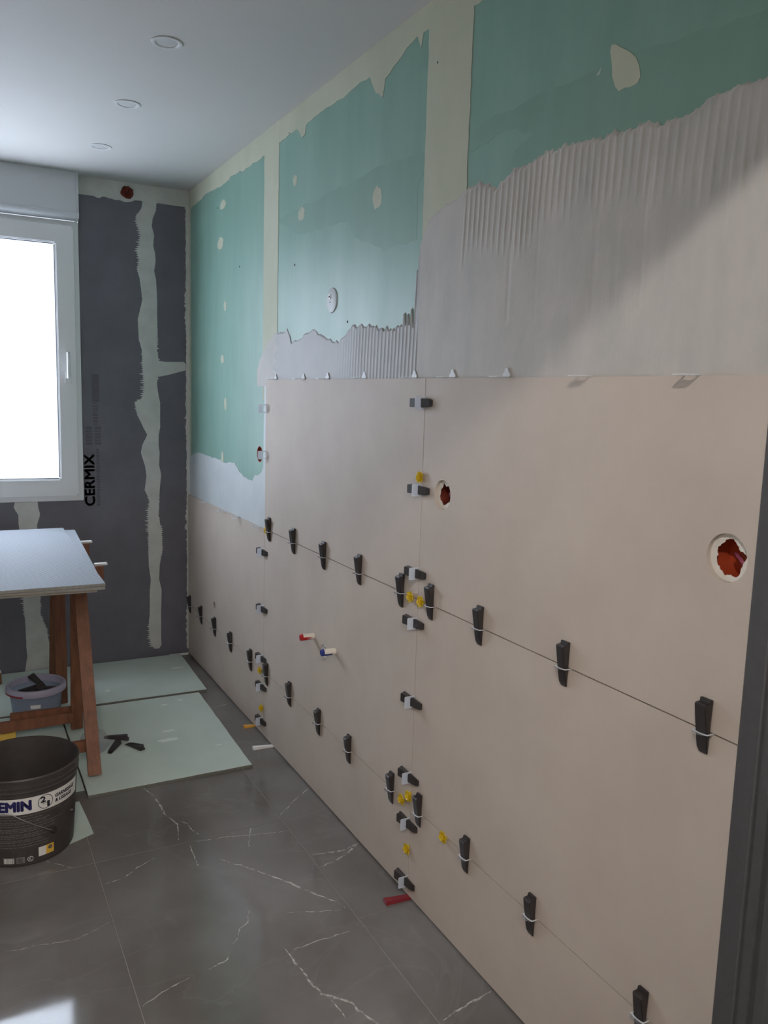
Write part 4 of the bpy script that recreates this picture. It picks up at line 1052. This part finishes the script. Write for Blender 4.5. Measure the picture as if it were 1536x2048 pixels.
    for s in (0.083,):
        p = wrap(s, 0.094, 0.0)
        lug = lathe('handle_lug', [(0.0, 0.012), (0.008, 0.011), (0.010, 0.004), (0.011, -0.004)], M['black'], o, n=14)
        nrm = Vector((p[0], p[1], 0)).normalized(); lug.rotation_euler = nrm.to_track_quat('Z', 'Y').to_euler(); lug.location = p
    p = wrap(0.165, 0.118, 0.0); lug = lathe('handle_lug', [(0.0, 0.010), (0.007, 0.009), (0.009, 0.002), (0.010, -0.004)], M['black'], o, n=14)
    lug.rotation_euler = Vector((p[0], p[1], 0)).normalized().to_track_quat('Z', 'Y').to_euler(); lug.location = p
build_bucket()

# ------------------------------------------------------------------ clear tub of wedges behind the trestle
def build_tub():
    tx, ty, z0 = -0.832, 1.752, BT
    o = tag(empty('clear_tub', (tx, ty, z0)), 'clear bluish plastic tub with a lilac rim standing behind the trestle leg', 'tub')
    lathe('tub_wall', [(0.0, 0.002), (0.085, 0.0), (0.090, 0.004), (0.104, 0.140), (0.102, 0.140), (0.088, 0.006), (0.0, 0.004)], M['tub'], o, n=56)
    lathe('rim', [(0.105, 0.138), (0.118, 0.140), (0.120, 0.146), (0.119, 0.164), (0.116, 0.168), (0.106, 0.168), (0.1045, 0.166), (0.1045, 0.140)], M['tub_rim'], o, n=56)
    v, f = [], []
    for k in range(16):
        a = math.radians(188 + 52 * k / 15); v += [(0.1207 * math.cos(a), 0.1207 * math.sin(a), 0.141), (0.1207 * math.cos(a), 0.1207 * math.sin(a), 0.149)]
    for k in range(15): f.append((2 * k, 2 * k + 2, 2 * k + 3, 2 * k + 1))
    from_py('red_tape', v, f, M['red_dull'], o)
    v, f = [], []
    for k in range(8):
        a = math.radians(252 + 22 * k / 7); v += [(0.101 * math.cos(a), 0.101 * math.sin(a), 0.090), (0.1025 * math.cos(a), 0.1025 * math.sin(a), 0.106)]
    for k in range(7): f.append((2 * k, 2 * k + 2, 2 * k + 3, 2 * k + 1))
    from_py('paper_label', v, f, M['label_white'], o)
    # loose wedges inside
    rnd = random.Random(31); k = 0
    for ring_, nn, zz in ((0.040, 5, 0.022), (0.041, 5, 0.050), (0.042, 5, 0.078), (0.043, 5, 0.106), (0.044, 5, 0.134)):
        for i in range(nn):
            a = 2 * math.pi * i / nn + rnd.uniform(-.2, .2) + zz * 20
            w = link('spare_wedge', WEDGE); k += 1
            tag(w, 'black plastic wedge lying loose in the clear tub', 'wedge', 'spare wedges in the tub')
            ax = a + math.pi / 2
            q = Matrix.Rotation(ax, 4, 'Z') @ Matrix.Rotation(rnd.uniform(-.22, .22), 4, 'X')
            c = Vector((tx + ring_ * math.cos(a), ty + ring_ * math.sin(a), z0 + zz + rnd.uniform(-.002, .002)))
            w.matrix_world = Matrix.Translation(c) @ q @ Matrix.Translation((0, -0.0485, -0.006))
    w = link('spare_wedge', WEDGE); tag(w, 'black plastic wedge standing up in the clear tub', 'wedge', 'spare wedges in the tub')
    w.matrix_world = Matrix.Translation((tx + 0.012, ty + 0.03, z0 + 0.158)) @ Matrix.Rotation(math.radians(35), 4, 'X') @ Matrix.Rotation(0.6, 4, 'Z') @ Matrix.Translation((0, -0.045, -0.005))
build_tub()

# ------------------------------------------------------------------ small loose things on the floor
for (ax, ay), (bx, by), lift, lab in (((-0.596, 1.380), (-0.546, 1.370), 0.0215, 'loose black wedge lying across another on the green sheet'), ((-0.612, 1.290), (-0.560, 1.375), 0.0, 'loose black wedge under another on the green sheet'), ((-0.532, 1.352), (-0.490, 1.275), 0.0, 'loose black wedge lying alone on the green sheet')):
    w = link('loose_wedge', WEDGE); tag(w, lab, 'wedge', 'loose wedges on the green sheet')
    d = Vector((bx - ax, by - ay, 0)); a = math.atan2(d.y, d.x) - math.pi / 2
    c = Vector(((ax + bx) / 2, (ay + by) / 2, BT + lift))
    w.matrix_world = Matrix.Translation(c) @ Matrix.Rotation(a, 4, 'Z') @ (Matrix.Rotation(-0.17, 4, 'X') if lift else Matrix.Identity(4)) @ Matrix.Translation((0, -0.0485, -0.0006))
def shim(name, a, b, wd, h0, h1, mt, label, base=None):
    a, b = Vector((*a, 0)), Vector((*b, 0)); n = (b - a).normalized(); s = Vector((-n.y, n.x, 0)) * wd / 2
    o = tag(empty(name, (a + b) / 2), label, 'shim', 'plastic shims under the bottom tiles')
    bm = bmesh.new(); v = []
    c = (a + b) / 2
    for p, h in ((a, h0), (b, h1)):
        for sg in (-1, 1):
            for z in (0.0002, h): v.append(bm.verts.new(p + s * sg - c + Vector((0, 0, z))))
    for q in ((0, 1, 3, 2), (4, 6, 7, 5), (0, 4, 5, 1), (2, 3, 7, 6), (1, 5, 7, 3), (0, 2, 6, 4)): bm.faces.new([v[i] for i in q])
    bmesh.ops.bevel(bm, geom=list(bm.edges), offset=0.0008, segments=2, affect='EDGES')
    from_bm('shim_body', bm, M[mt], o)
    ridge = bmesh.new()
    for k in range(4):
        t = 0.25 + 0.1 * k; p = a + (b - a) * t - c; h = h0 + (h1 - h0) * t
        add_bar(ridge, p - s * 0.7 + Vector((0, 0, h)), p + s * 0.7 + Vector((0, 0, h)), 0.0012, 0.0008)
    from_bm('grip_ridge', ridge, M[mt], o)
    if base: 
        bm = bmesh.new(); add_bar(bm, a - c + Vector((0.004, 0, 0.004)), b - c + Vector((0.0, 0, 0.002)), wd * 0.96, 0.003); from_bm('lower_shim', bm, M[base], o)
shim('tile_shim', (-0.076, -0.004), (0.010, -0.008), 0.022, 0.013, 0.0052, 'red_dull', 'maroon plastic shim pushed under the tile below the tall vertical joint')
shim('tile_shim', (-0.082, 1.128), (0.010, 1.124), 0.018, 0.013, 0.0052, 'white_plastic', 'white plastic shim poking out from under the middle tile', 'red_dull')
shim('tile_shim', (-0.046, 1.352), (0.010, 1.352), 0.018, 0.011, 0.0052, 'orange_shim', 'ochre plastic shim under the tile nearest the window corner')
o = tag(box('white_profile', (-0.05, -0.007, 0), (0.05, 0.007, 0.010), M['white_plastic'], None, 0.001, 1), 'short white profile strip on the floor in the room corner', 'strip'); o.location = (-0.055, 2.436, BT + 0.0001 if False else 0.0)
def build_bag():
    bm = bmesh.new(); bmesh.ops.create_icosphere(bm, subdivisions=4, radius=1.0); rnd = random.Random(17)
    dirs = [Vector((rnd.uniform(-1, 1), rnd.uniform(-1, 1), rnd.uniform(-1, 1))).normalized() for _ in range(26)]
    for v in bm.verts:
        d = v.co.normalized(); q = max(d.dot(k) for k in dirs); s = 0.66 + 0.34 * q ** 6 + 0.06 * math.sin(9 * d.x + 7 * d.y) 
        v.co = Vector((d.x * 0.055 * s, d.y * 0.07 * s, max(0.0005, d.z * 0.052 * s + 0.030)))
    o = tag(from_bm('plastic_bag', bm, M['bag']), 'crumpled clear plastic bag on the green sheet behind the trestle leg', 'bag'); o.location = (-0.655, 1.36, BT)
build_bag()
def build_sponge():
    bm = bmesh.new(); add_box(bm, (-0.045, -0.03, 0), (0.045, 0.03, 0.035), 0.008, 3)
    o = tag(empty('sponge', (-0.975, 1.60, BT)), 'yellow sponge on the floor beside the clear tub', 'sponge'); o.rotation_euler = (0, 0, 0.3)
    from_bm('foam', bm, M['sponge'], o); box('scouring_pad', (-0.043, -0.028, 0.0352), (0.043, 0.028, 0.041), M['white_plastic'], o, 0.002, 1)
build_sponge()
o = tag(empty('timber_offcut', (-1.12, 2.30, BT)), 'brown timber offcut lying below the window behind the tub', 'timber')
box('plank', (-0.19, -0.02, 0.0), (0.18, 0.02, 0.055), M['wood'], o, 0.002, 1); box('white_strip', (-0.19, -0.019, 0.0552), (0.179, 0.019, 0.060), M['white_plastic'], o, 0.001, 1)
